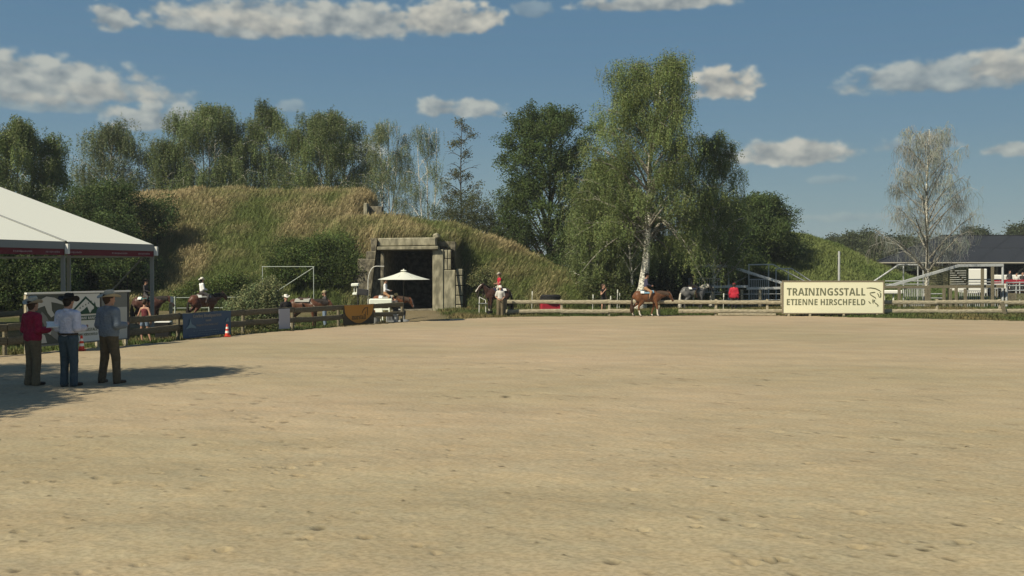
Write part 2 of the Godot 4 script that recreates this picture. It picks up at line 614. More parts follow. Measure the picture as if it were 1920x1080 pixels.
func sky() -> Sky:
	var w := 4096
	var h := 2048
	var im := Image.create(w, h, false, Image.FORMAT_RGB8)
	var keys := [[0.0, Color(0.61, 0.66, 0.65)], [1.5, Color(0.575, 0.64, 0.645)], [4.0, Color(0.52, 0.615, 0.645)], [8.0, Color(0.445, 0.565, 0.64)], [12.0, Color(0.395, 0.525, 0.625)], [16.0, Color(0.365, 0.50, 0.61)], [35.0, Color(0.26, 0.41, 0.57)], [90.0, Color(0.18, 0.32, 0.49)]]
	# the colours above are as seen in the picture; the exposure is taken off again
	for k in keys:
		var c: Color = k[1].srgb_to_linear()
		k[1] = Color(c.r / EXPOSURE, c.g / EXPOSURE, c.b / EXPOSURE).linear_to_srgb()
	var rows := []
	for y in h:
		var el := 90.0 - (y + 0.5) * 180.0 / h
		var col: Color = keys[0][1]
		if el <= 0.0:
			col = Color(0.42, 0.40, 0.33)
		else:
			for k in keys.size() - 1:
				if el >= keys[k][0]:
					col = (keys[k][1] as Color).lerp(keys[k + 1][1], clampf((el - keys[k][0]) / (keys[k + 1][0] - keys[k][0]), 0, 1))
		rows.append(col)
		im.fill_rect(Rect2i(0, y, w, 1), col)
	var big := FastNoiseLite.new()
	big.seed = 11
	big.frequency = 1.0
	big.fractal_octaves = 5
	big.fractal_gain = 0.55
	# clouds: [azimuth, elevation, width, height, thickness] in degrees; each a heap of cumulus with a flat base
	var clouds := []
	for c in [[210, 38, 85, 72, 0.8], [600, 40, 660, 92, 0.85], [840, 36, 230, 84, 0.95], [430, 50, 330, 66, 0.8], [1230, 8, 330, 40, 0.85], [70, 158, 440, 122, 0.8], [250, 178, 260, 44, 0.5], [300, 225, 220, 74, 0.75], [60, 195, 330, 40, 0.45], [860, 205, 210, 54, 0.75],
			[1362, 162, 150, 84, 1.0], [1490, 290, 270, 66, 0.9], [1722, 272, 150, 40, 0.5], [1800, 145, 440, 84, 0.7], [1905, 120, 150, 90, 0.85], [1900, 282, 100, 34, 0.7], [1000, 20, 100, 40, 0.35], [690, 285, 70, 60, 0.6], [1560, 338, 90, 20, 0.22], [1590, 410, 200, 24, 0.2], [550, 200, 70, 30, 0.35]]:
		var r := at(c[0], c[1], 1.0) - EYE
		clouds.append([rad_to_deg(atan2(r.x, -r.z)), rad_to_deg(atan2(r.y, Vector2(r.x, r.z).length())), c[2] / 31.4, c[3] / 31.4, c[4]])
	var low_tone := Color(0.465, 0.49, 0.50)
	var high_tone := Color(0.71, 0.70, 0.655)
	var away := RandomNumberGenerator.new()
	away.seed = 5
	for k in 90:
		var az := away.randf_range(-180, 180)
		var el := 3.0 + 50.0 * pow(away.randf(), 1.4)
		if absf(az) < 38.0 and el < 21.0:
			continue
		clouds.append([az, el, away.randf_range(4, 16) * (0.6 + el / 25.0), away.randf_range(1.6, 3.6) * (0.6 + el / 18.0), away.randf_range(0.6, 1.0)])
	for c in clouds:
		var per := w / 360.0
		var wide: float = c[2] / maxf(0.35, cos(deg_to_rad(c[1])))
		var x0 := int((c[0] - wide * 0.75) * per)
		var x1 := int((c[0] + wide * 0.75) * per)
		var y0 := int((90.0 - c[1] - c[3] * 0.95) * per)
		var y1 := mini(int((90.0 - c[1] + c[3] * 0.85) * per), h / 2 - 1)
		var step := 1 if absf(c[0]) < 45.0 and c[1] < 24.0 else 2
		for y in range(maxi(y0, 0), y1, step):
			var v: float = (90.0 - (y + 0.5) / per - c[1]) / (c[3] * 0.5)
			for x in range(x0, x1, step):
				var u: float = ((x + 0.5) / per - c[0]) / (wide * 0.5)
				var ex: float = 1.0 - u * u - (v * v if v > 0.0 else v * v * 2.2)
				if ex < -0.9:
					continue
				var sx := (x / per) * 0.55
				var sy := (y / per) * 0.95
				var nn := big.get_noise_3d(sx, sy, c[0])
				var dens: float = ex * 0.85 + nn * (0.6 if c[2] > 8.0 and absf(c[0]) < 40.0 else 0.85) - 0.08
				if dens <= 0.0:
					continue
				var a := clampf(dens * 2.2, 0.0, 1.0)
				a = a * a * (3.0 - 2.0 * a) * c[4]
				var lit := big.get_noise_3d(sx - 0.35, sy - 0.6, c[0])
				var sh := clampf(0.58 + v * 0.36 + (nn - lit) * 0.75 - dens * 0.10, 0.0, 1.0)
				var cc := low_tone.lerp(high_tone, sh)
				for dy in step:
					for dx in step:
						var px := posmod(x + dx, w)
						im.set_pixel(px, y + dy, im.get_pixel(px, y + dy).lerp(cc, a))
	var m := PanoramaSkyMaterial.new()
	m.panorama = ImageTexture.create_from_image(im)
	var s := Sky.new()
	s.sky_material = m
	return s


# ---------- land

func run(x: float, pts: Array) -> float:
	if x <= pts[0].x:
		return pts[0].y
	for k in pts.size() - 1:
		if x < pts[k + 1].x:
			return lerpf(pts[k].y, pts[k + 1].y, (x - pts[k].x) / (pts[k + 1].x - pts[k].x))
	return pts[-1].y


# edge of the sand as (x, depth)
const EDGE := [Vector2(-22, 10), Vector2(-14.5, 25.2), Vector2(-12.1, 29.7), Vector2(-11.1, 32.0), Vector2(-9.8, 35.2), Vector2(-7.0, 40.4), Vector2(-5.1, 43.2), Vector2(-2.6, 46.8), Vector2(0.0, 48.9), Vector2(5.0, 49.6), Vector2(9.0, 50.6), Vector2(14.2, 50.2), Vector2(18.5, 47.8), Vector2(24.0, 44.6), Vector2(45.0, 36.0)]


func land(x: float, d: float) -> float:
	var e := run(x, EDGE)
	var y := -0.36 * smoothstep(0.6, 5.0, d - e) * smoothstep(-3.5, -7.5, x) * smoothstep(58.0, 52.0, d)
	return y + nz.get_noise_2d(x * 6.0, d * 6.0) * 0.05


const CREST_A := [Vector2(-60, 5.6), Vector2(-40, 7.1), Vector2(-29.6, 7.7), Vector2(-26, 7.9), Vector2(-18, 8.05), Vector2(-12, 8.0), Vector2(-10.8, 7.4)]
const CREST_B := [Vector2(-12.0, 5.5), Vector2(-9.0, 5.4), Vector2(-6.0, 5.25), Vector2(-4.1, 4.95), Vector2(-2.1, 4.1), Vector2(0.0, 3.25), Vector2(2.84, 2.0), Vector2(5.0, 1.1), Vector2(6.2, 0.45), Vector2(7.4, -0.3)]
const CREST_C := [Vector2(12, 5.0), Vector2(20, 5.8), Vector2(25.5, 5.25), Vector2(28.3, 4.45), Vector2(32.1, 2.5), Vector2(34.0, 1.0), Vector2(36, -0.3)]


func mound(x: float, d: float) -> float:
	var wob := nz.get_noise_2d(x * 3.0, d * 3.0)
	var fa := 58.5 + 2.5 * smoothstep(-14.0, -24.0, x)
	var ta := clampf((d - fa) / (75.0 - fa), 0.0, 1.0)
	ta = lerpf(ta, ta * ta * (3.0 - 2.0 * ta), 0.6)
	var a := run(x, CREST_A) * ta * smoothstep(100.0, 80.0, d) * smoothstep(-9.7, -11.3 - (1.0 - ta) * 2.0, x)
	var tb := clampf((d - 57.2) / 6.0, 0.0, 1.0)
	tb = lerpf(tb, sin(tb * PI * 0.5), 0.7)
	if x < -3.4 and x > -8.3:
		tb = lerpf(0.79, 1.0, clampf((d - 58.0) / 5.0, 0.0, 1.0))
	var b := run(x, CREST_B) * tb * smoothstep(82.0, 66.0, d) * smoothstep(-15.0, -11.0, x)
	var h := maxf(a, b) + 0.35 * maxf(0.0, 1.0 - absf(a - b) / 1.2) * smoothstep(0.3, 2.0, maxf(a, b))
	var tc := clampf((d - 66.0) / 19.0, 0.0, 1.0)
	var c := run(x, CREST_C) * tc * tc * (3.0 - 2.0 * tc) * smoothstep(10.0, 14.0, x) * smoothstep(120.0, 95.0, d)
	if x > 9.0:
		h = c
	return h + wob * 0.28 * smoothstep(0.2, 2.0, h)


func sheet(g: Geo, x0: float, x1: float, d0: float, d1: float, step: float, hf: Callable, cf: Callable, keep: Callable) -> void:
	var nx := int(round((x1 - x0) / step)) + 1
	var nd := int(round((d1 - d0) / step)) + 1
	var base := g.v.size()
	var hs := PackedFloat32Array()
	hs.resize(nx * nd)
	for k in nd:
		for i in nx:
			hs[k * nx + i] = hf.call(x0 + i * step, d0 + k * step)
	for k in nd:
		for i in nx:
			var x := x0 + i * step
			var d := d0 + k * step
			var l: float = hs[k * nx + i - 1] if i > 0 else hf.call(x - step, d)
			var r: float = hs[k * nx + i + 1] if i < nx - 1 else hf.call(x + step, d)
			var f: float = hs[k * nx - nx + i] if k > 0 else hf.call(x, d - step)
			var b: float = hs[k * nx + nx + i] if k < nd - 1 else hf.call(x, d + step)
			var dx := (r - l) / (step * 2.0)
			var dd := (b - f) / (step * 2.0)
			g.v.append(Vector3(x, hs[k * nx + i], -d))
			g.n.append(Vector3(-dx, 1.0, dd).normalized())
			g.c.append(cf.call(x, d))
	for k in nd - 1:
		for i in nx - 1:
			if keep.call(x0 + (i + 0.5) * step, d0 + (k + 0.5) * step):
				var a := base + k * nx + i
				g.ix.append_array([a, a + nx, a + 1, a + 1, a + nx, a + nx + 1])
	# a short skirt round the edge closes the hairline gaps to the next sheet
	var rim := []
	for i in nx:
		rim.append(i)
	for k in range(1, nd):
		rim.append(k * nx + nx - 1)
	for i in range(nx - 2, -1, -1):
		rim.append((nd - 1) * nx + i)
	for k in range(nd - 2, -1, -1):
		rim.append(k * nx)
	var first := g.v.size()
	for q in rim:
		g.v.append(g.v[base + q] + Vector3.DOWN * 0.06)
		g.n.append(g.n[base + q])
		g.c.append(g.c[base + q])
	for q in rim.size() - 1:
		var a: int = base + rim[q]
		var b: int = base + rim[q + 1]
		var mid := (g.v[a] + g.v[b]) * 0.5
		if keep.call(mid.x, -mid.z):
			g.ix.append_array([a, b, first + q, b, first + q + 1, first + q])


func sand_colour(x: float, d: float) -> Color:
	var a := nz.get_noise_2d(x * 9.0, d * 22.0)
	var b := nz.get_noise_2d(x * 2.0 + 300.0, d * 3.0)
	var c := nz.get_noise_2d(x * 60.0 + 90.0, d * 60.0)
	var f := 1.0 + a * 0.13 + b * 0.10 + c * 0.045 + 0.02 * sin((x * 0.45 + d) * 3.0 + b * 5.0) * smoothstep(-0.1, 0.4, b)
	if d < 27.0 and d > 6.0:
		f *= 1.0 - 0.75 * dents(x, d).y
	var warm := clampf(0.5 + b * 0.9 + (d - 26.0) * 0.014, 0.0, 1.0)
	var rust := nz.get_noise_2d(x * 24.0 + 500.0, d * 55.0) * 0.04 + nz.get_noise_2d(x * 110.0, d * 160.0 + 40.0) * 0.035
	return Color(0.385 * f * (0.97 + 0.06 * warm) * (1.0 + rust), 0.313 * f, 0.203 * f * (0.98 + 0.05 * warm) * (1.0 - rust))


# what hooves and clods do to the sand at a place: (height, how dark the turned up damp sand is)
func dents(x: float, d: float) -> Vector2:
	var y := 0.0
	var damp := 0.0
	var kx := floori(x)
	var kd := floori(d)
	for a in range(kx - (1 if x - kx < 0.2 else 0), kx + (2 if x - kx > 0.8 else 1)):
		for b in range(kd - (1 if d - kd < 0.2 else 0), kd + (2 if d - kd > 0.8 else 1)):
			var key := Vector2i(a, b)
			if prints.has(key):
				for p in prints[key]:
					var o: Vector2 = Vector2(x, d) - p[0]
					var q: float = o.length() / p[1]
					if q < 2.2:
						if p[2] > 0.0:
							y += -p[2] * smoothstep(1.25, 0.7, q) + p[2] * 0.2 * exp(-pow((q - 1.45) * 3.0, 2.0)) * (1.0 + 0.8 * cos(o.angle() - p[3]))
						else:
							y -= p[2] * smoothstep(1.1, 0.3, q)
						damp = maxf(damp, smoothstep(1.5, 0.5, q) * p[4])
	return Vector2(y, damp)


func build_sand() -> void:
	var fine := FastNoiseLite.new()
	fine.seed = 3
	fine.frequency = 1.0
	fine.fractal_octaves = 3
	var r := RandomNumberGenerator.new()
	r.seed = 77
	# hoof prints in short trails, and loose clods
	for t in 300:
		var p := Vector2(r.randf_range(-14, 16), 6.0 + 20.0 * pow(r.randf(), 1.2))
		var dir := r.randf_range(-0.5, 0.5) if r.randf() < 0.75 else r.randf_range(-3, 3)
		for k in r.randi_range(1, 6):
			var q := p + Vector2(cos(dir), sin(dir)) * (0.42 * k) + Vector2(r.randf_range(-0.14, 0.14), r.randf_range(-0.14, 0.14))
			var key := Vector2i(floori(q.x), floori(q.y))
			if not prints.has(key):
				prints[key] = []
			prints[key].append([q, r.randf_range(0.03, 0.065), r.randf_range(0.010, 0.04), dir, r.randf_range(0.2, 1.0)])
	for t in 5200:
		var q := Vector2(r.randf_range(-14, 16), 6.0 + 18.0 * pow(r.randf(), 1.3))
		var key := Vector2i(floori(q.x), floori(q.y))
		if not prints.has(key):
			prints[key] = []
		prints[key].append([q, r.randf_range(0.012, 0.032), -r.randf_range(0.005, 0.022), 0.0, r.randf() * r.randf() * 1.1])
	var hf := func(x: float, d: float) -> float:
		var y := 0.012 + fine.get_noise_2d(x * 0.7, d * 0.9) * 0.020 + fine.get_noise_2d(x * 3.2 + 50.0, d * 4.5) * 0.007
		if d < 27.0:
			y += dents(x, d).x
		return y
	var all := func(_x: float, _d: float) -> bool: return true
	var inside := func(x: float, d: float) -> bool: return d < run(x, EDGE) + fine.get_noise_2d(x * 1.5, d) * 0.3 and (x > -22.0 or d < 10.0)
	var near := Geo.new()
	sheet(near, -7.0, 7.0, 6.5, 12.5, 0.035, hf, sand_colour, all)
	sheet(near, -7.0, 7.0, 12.5, 16.5, 0.0625, hf, sand_colour, all)
	sheet(near, -16.0, -7.0, 8.5, 16.5, 0.125, hf, sand_colour, all)
	sheet(near, 7.0, 16.0, 8.5, 16.5, 0.125, hf, sand_colour, all)
	sheet(near, -16.0, 16.0, 16.5, 26.5, 0.125, hf, sand_colour, inside)
	sheet(near, -16.0, 48.0, 26.5, 53.5, 0.25, hf, sand_colour, inside)
	sheet(near, 16.0, 48.0, 8.5, 26.5, 0.5, hf, sand_colour, inside)
	sheet(near, -40.0, -16.0, 8.5, 26.5, 0.5, hf, sand_colour, inside)
	sheet(near, -40.0, -7.0, -11.5, 8.5, 1.0, hf, sand_colour, all)
	sheet(near, 7.0, 48.0, -11.5, 8.5, 1.0, hf, sand_colour, all)
	sheet(near, -7.0, 7.0, -11.5, 6.5, 1.0, hf, sand_colour, all)
	structure("sand", near, M.sand, "pale raked sand of the riding arena with scattered hoof prints")


func earth_colour(x: float, d: float) -> Color:
	var a := nz.get_noise_2d(x * 5.0, d * 5.0)
	var b := nz.get_noise_2d(x * 20.0, d * 20.0 + 70.0)
	var green := clampf(0.55 + a * 1.3 + b * 0.4, 0.0, 1.0)
	var path := smoothstep(2.2, 0.6, absf(x + 4.4 - (d - 46.0) * -0.13)) * smoothstep(59.0, 57.0, d)
	path = maxf(path, 0.8 * smoothstep(5.0, 1.5, absf(d - 46.0 + (x + 12.0) * 0.5)) * smoothstep(-3.0, -6.0, x) * smoothstep(-26.0, -20.0, x))
	green *= 1.0 - path
	return Color(0.25, 0.20, 0.12).lerp(Color(0.085, 0.10, 0.03), green)


func build_land() -> void:
	var all := func(_x: float, _d: float) -> bool: return true
	var g := Geo.new()
	var low := func(x: float, d: float) -> float:
		return land(x, d) - 0.13 * smoothstep(0.4, -1.0, d - run(x, EDGE))
	sheet(g, -60.0, 60.0, 36.0, 66.0, 0.5, low, earth_colour, all)
	sheet(g, -60.0, 60.0, 24.0, 36.0, 0.75, low, earth_colour, all)
	var under := func(_x: float, _d: float) -> float: return -0.14
	sheet(g, -60.0, 60.0, -36.0, 24.0, 6.0, under, earth_colour, all)
	var flat := func(_x: float, _d: float) -> float: return -0.03
	sheet(g, -60.0, 60.0, 66.0, 126.0, 3.0, flat, earth_colour, all)
	for e in [[-1200, -60, -600, 1200], [60, 1200, -600, 1200], [-60, 60, 126, 1200], [-60, 60, -600, -36]]:
		sheet(g, e[0], e[1], e[2], e[3], 60.0 if e[1] - e[0] > 130 else 6.0, flat, earth_colour, all)
	structure("ground", g, M.earth, "rough grass and trodden earth around the arena reaching to the horizon")
	var hc := func(x: float, d: float) -> Color:
		var a := nz.get_noise_2d(x * 3.0, d * 3.0)
		return Color(0.15, 0.115, 0.05).lerp(Color(0.05, 0.065, 0.02), clampf(0.45 + a * 1.2, 0, 1))
	var keep := func(x: float, d: float) -> bool:
		return not (d < 58.0 and x > -8.1 and x < -3.45) and mound(x, d) > -0.2
	var h := Geo.new()
	sheet(h, -60.0, 8.5, 57.0, 102.0, 0.5, mound, hc, keep)
	structure("hill", h, M.earth, "grass covered earth mound over the concrete bunker")
	var c := Geo.new()
	var hg := func(x: float, d: float) -> Color:
		return Color(0.05, 0.075, 0.02).lerp(Color(0.09, 0.10, 0.035), clampf(0.5 + nz.get_noise_2d(x * 4.0, d * 4.0), 0, 1))
	var kc := func(x: float, d: float) -> bool: return mound(x, d) > -0.2
	sheet(c, 10.0, 40.0, 64.0, 120.0, 1.0, mound, hg, kc)
	structure("hill", c, M.earth, "smooth green earth mound behind the cream sign")


# ---------- grass

func tuft(blades: int, tall: float, spread: float, seed_: int, heads: bool, thick := 0.016) -> ArrayMesh:
	var r := RandomNumberGenerator.new()
	r.seed = seed_
	var g := Geo.new()
	for k in blades:
		var a := r.randf() * TAU
		var o := Vector3(cos(a), 0, sin(a)) * spread * sqrt(r.randf())
		var lean := Vector3(r.randf_range(-0.4, 0.4), 0, r.randf_range(-0.4, 0.4)) + Vector3(0.30, 0, -0.05)
		var h := tall * r.randf_range(0.55, 1.0)
		var w := Vector3(cos(a * 7.0), 0, sin(a * 7.0)) * thick * r.randf_range(0.6, 1.2)
		var mid := o + Vector3.UP * h * 0.6 + lean * h * 0.35
		var top := o + Vector3.UP * h + lean * h
		var nn := (Vector3.UP * 0.7 + Vector3(-w.z, 0, w.x).normalized() * (0.7 if r.randf() < 0.5 else -0.7)).normalized()
		g.col = Color(1, 1, 1) * r.randf_range(0.8, 1.1)
		g.quad(o - w, o + w, mid + w * 0.8, mid - w * 0.8, nn)
		g.tri(mid - w * 0.8, mid + w * 0.8, top, nn)
		if heads and k % 3 == 0:
			var u := (top - mid).normalized()
			g.col = Color(1.35, 1.2, 1.05)
			g.quad(top - u * 0.12 - w * 1.2, top - u * 0.02 - w * 1.7, top + u * 0.08, top - u * 0.02 + w * 1.7, nn)
	return g.mesh()


func build_grass() -> void:
	var dry := Color(0.33, 0.265, 0.135)
	var gold := Color(0.41, 0.34, 0.19)
	var green := Color(0.17, 0.205, 0.06)
	var deep := Color(0.10, 0.14, 0.04)
	var xs := []
	var cs := []
	var r := RandomNumberGenerator.new()
	r.seed = 19
	while xs.size() < 62000:
		var x := r.randf_range(-34.0, 7.6)
		var d := 57.2 + 21.0 * pow(r.randf(), 0.85)
		if x < -2.7 and x > -8.6 and d < 58.2:
			continue
		if x > -9.0 and d > 70.0:
			continue
		var y := mound(x, d)
		if y < -0.1:
			continue
		var a := nz.get_noise_2d(x * 2.6 + 40.0, d * 2.6 - y * 3.0)
		var b := nz.get_noise_2d(x * 9.0, d * 9.0 + 200.0)
		var up := smoothstep(1.5, 8.5, y)
		var g := clampf(0.74 - a * 1.0 - b * 0.8 - up * 0.32 + 0.3 * smoothstep(3.0, 0.5, y) + r.randf_range(-0.35, 0.35), 0.0, 1.0)
		if x > -9.0:
			g = clampf(0.62 - a * 0.9 - b * 0.8 + 0.25 * smoothstep(3.5, 1.0, y) + r.randf_range(-0.35, 0.35), 0.0, 1.0)
		var c := dry.lerp(gold, r.randf()).lerp(green.lerp(deep, r.randf()), g) * r.randf_range(0.75, 1.2)
		var s := r.randf_range(0.7, 1.25) * (1.0 - 0.3 * g)
		xs.append(Transform3D(Basis(Vector3.UP, r.randf_range(-0.7, 0.7)).scaled(Vector3(s, s * r.randf_range(0.8, 1.2), s)), Vector3(x, y - 0.04, -d)))
		cs.append(c)
	var o := scatter("tall_dry_grass", tuft(16, 0.85, 0.26, 4, true, 0.012), M.blade, xs, cs, self)
	tag(o, "tall sun bleached grass waving over the bunker mound", "", "", "stuff")
	xs = []
	cs = []
	while xs.size() < 26000:
		var x := r.randf_range(13.0, 37.0)
		var d := r.randf_range(67.0, 88.0)
		var y := mound(x, d)
		if y < 0.0:
			continue
		var a := nz.get_noise_2d(x * 3.0, d * 3.0 + 90.0)
		var edge := smoothstep(1.1, 0.2, run(x, CREST_C) - y) * smoothstep(27.0, 31.0, x)
		var c := Color(0.125, 0.18, 0.048).lerp(Color(0.18, 0.22, 0.07), clampf(0.5 + a * 1.6, 0, 1)).lerp(dry, edge * r.randf()) * r.randf_range(0.8, 1.15)
		var s := r.randf_range(0.7, 1.2)
		xs.append(Transform3D(Basis(Vector3.UP, r.randf() * TAU).scaled(Vector3(s, s, s)), Vector3(x, y - 0.03, -d)))
		cs.append(c)
	o = scatter("mound_grass", tuft(12, 0.5, 0.3, 5, false, 0.022), M.blade, xs, cs, self)
	tag(o, "short green grass on the mound behind the cream sign", "", "", "stuff")
	xs = []
	cs = []
	while xs.size() < 42000:
		var x := r.randf_range(-30.0, 36.0)
		var d := r.randf_range(26.0, 66.0)
		var e := run(x, EDGE)
		if d < e + 0.25 or d - e > 22.0 or (x < -22.0 and d < 26.0) or (x < 7.5 and d > 57.4 and x > -20.0):
			continue
		var path := smoothstep(2.4, 1.2, absf(x + 4.4 - (d - 46.0) * -0.13)) * smoothstep(59.0, 57.0, d)
		path = maxf(path, 0.75 * smoothstep(4.0, 1.5, absf(d - 46.0 + (x + 12.0) * 0.5)) * smoothstep(-3.0, -6.0, x))
		if r.randf() < path:
			continue
		var a := nz.get_noise_2d(x * 5.0, d * 5.0)
		var c := Color(0.09, 0.125, 0.035).lerp(Color(0.22, 0.18, 0.08), clampf(0.4 + a * 1.8, 0, 1)) * r.randf_range(0.75, 1.2)
		var s := r.randf_range(0.6, 1.3) * (0.45 + 0.55 * smoothstep(0.2, 2.0, d - e))
		xs.append(Transform3D(Basis(Vector3.UP, r.randf() * TAU).scaled(Vector3(s, s, s)), Vector3(x, land(x, d) - 0.02, -d)))
		cs.append(c)
	o = scatter("meadow_grass", tuft(12, 0.22, 0.2, 6, false, 0.014), M.blade, xs, cs, self)
	tag(o, "patchy short grass behind the arena fences", "", "", "stuff")


# ---------- trees and bushes

func leaf(g: Geo, p: Vector3, u: Vector3, w: Vector3, nn: Vector3) -> void:
	g.quad(p, p + u * 0.5 + w, p + u, p + u * 0.5 - w, nn)


func strand(length: float, leaves: int, size: float, seed_: int) -> ArrayMesh:
	var r := RandomNumberGenerator.new()
	r.seed = seed_
	var g := Geo.new()
	for k in leaves:
		var s := (k + r.randf()) / leaves
		var p := Vector3(sin(s * 2.4) * 0.14 + r.randf_range(-0.07, 0.07), -s * length, r.randf_range(-0.09, 0.09))
		var a := r.randf() * TAU
		var u := Vector3(cos(a), r.randf_range(-1.6, 0.0), sin(a)).normalized() * size * r.randf_range(0.8, 1.3)
		var w := u.cross(Vector3(r.randf_range(-1, 1), r.randf_range(-0.4, 0.4), r.randf_range(-1, 1))).normalized() * size * 0.36
		g.col = Color(1, 1, 1) * r.randf_range(0.75, 1.15)
		leaf(g, p, u, w, u.cross(w).normalized())
	return g.mesh()


func clump(radius: float, leaves: int, size: float, seed_: int) -> ArrayMesh:
	var r := RandomNumberGenerator.new()
	r.seed = seed_
	var g := Geo.new()
	for k in leaves:
		var p := Vector3(r.randf_range(-1, 1), r.randf_range(-0.8, 0.8), r.randf_range(-1, 1))
		if p.length() > 1.0:
			p = p.normalized() * r.randf()
		var u := (p + Vector3(r.randf_range(-1, 1), r.randf_range(-1, 0.6), r.randf_range(-1, 1))).normalized() * size * r.randf_range(0.75, 1.3)
		var w := u.cross(Vector3(r.randf_range(-1, 1), r.randf_range(-1, 1), r.randf_range(-1, 1))).normalized() * size * 0.36
		g.col = Color(1, 1, 1) * r.randf_range(0.75, 1.15)
		leaf(g, p * radius, u, w, u.cross(w).normalized())
	return g.mesh()


func bare_twigs(seed_: int) -> ArrayMesh:
	var r := RandomNumberGenerator.new()
	r.seed = seed_
	var g := Geo.new()
	for k in 3:
		var p := Vector3(r.randf_range(-0.1, 0.1), 0, r.randf_range(-0.1, 0.1))
		var q := p + Vector3(r.randf_range(-0.25, 0.25), -0.35, r.randf_range(-0.25, 0.25))
		var e := q + Vector3(r.randf_range(-0.15, 0.15), -0.45, r.randf_range(-0.15, 0.15))
		g.tube([p, q, e], [0.010, 0.008, 0.004], 3, false)
	for k in 5:
		var p := Vector3(r.randf_range(-0.3, 0.3), -r.randf_range(0.1, 0.8), r.randf_range(-0.3, 0.3))
		leaf(g, p, Vector3(0.03, -0.05, 0), Vector3(0.012, 0, 0.012), Vector3(0, 0, 1))
	return g.mesh()


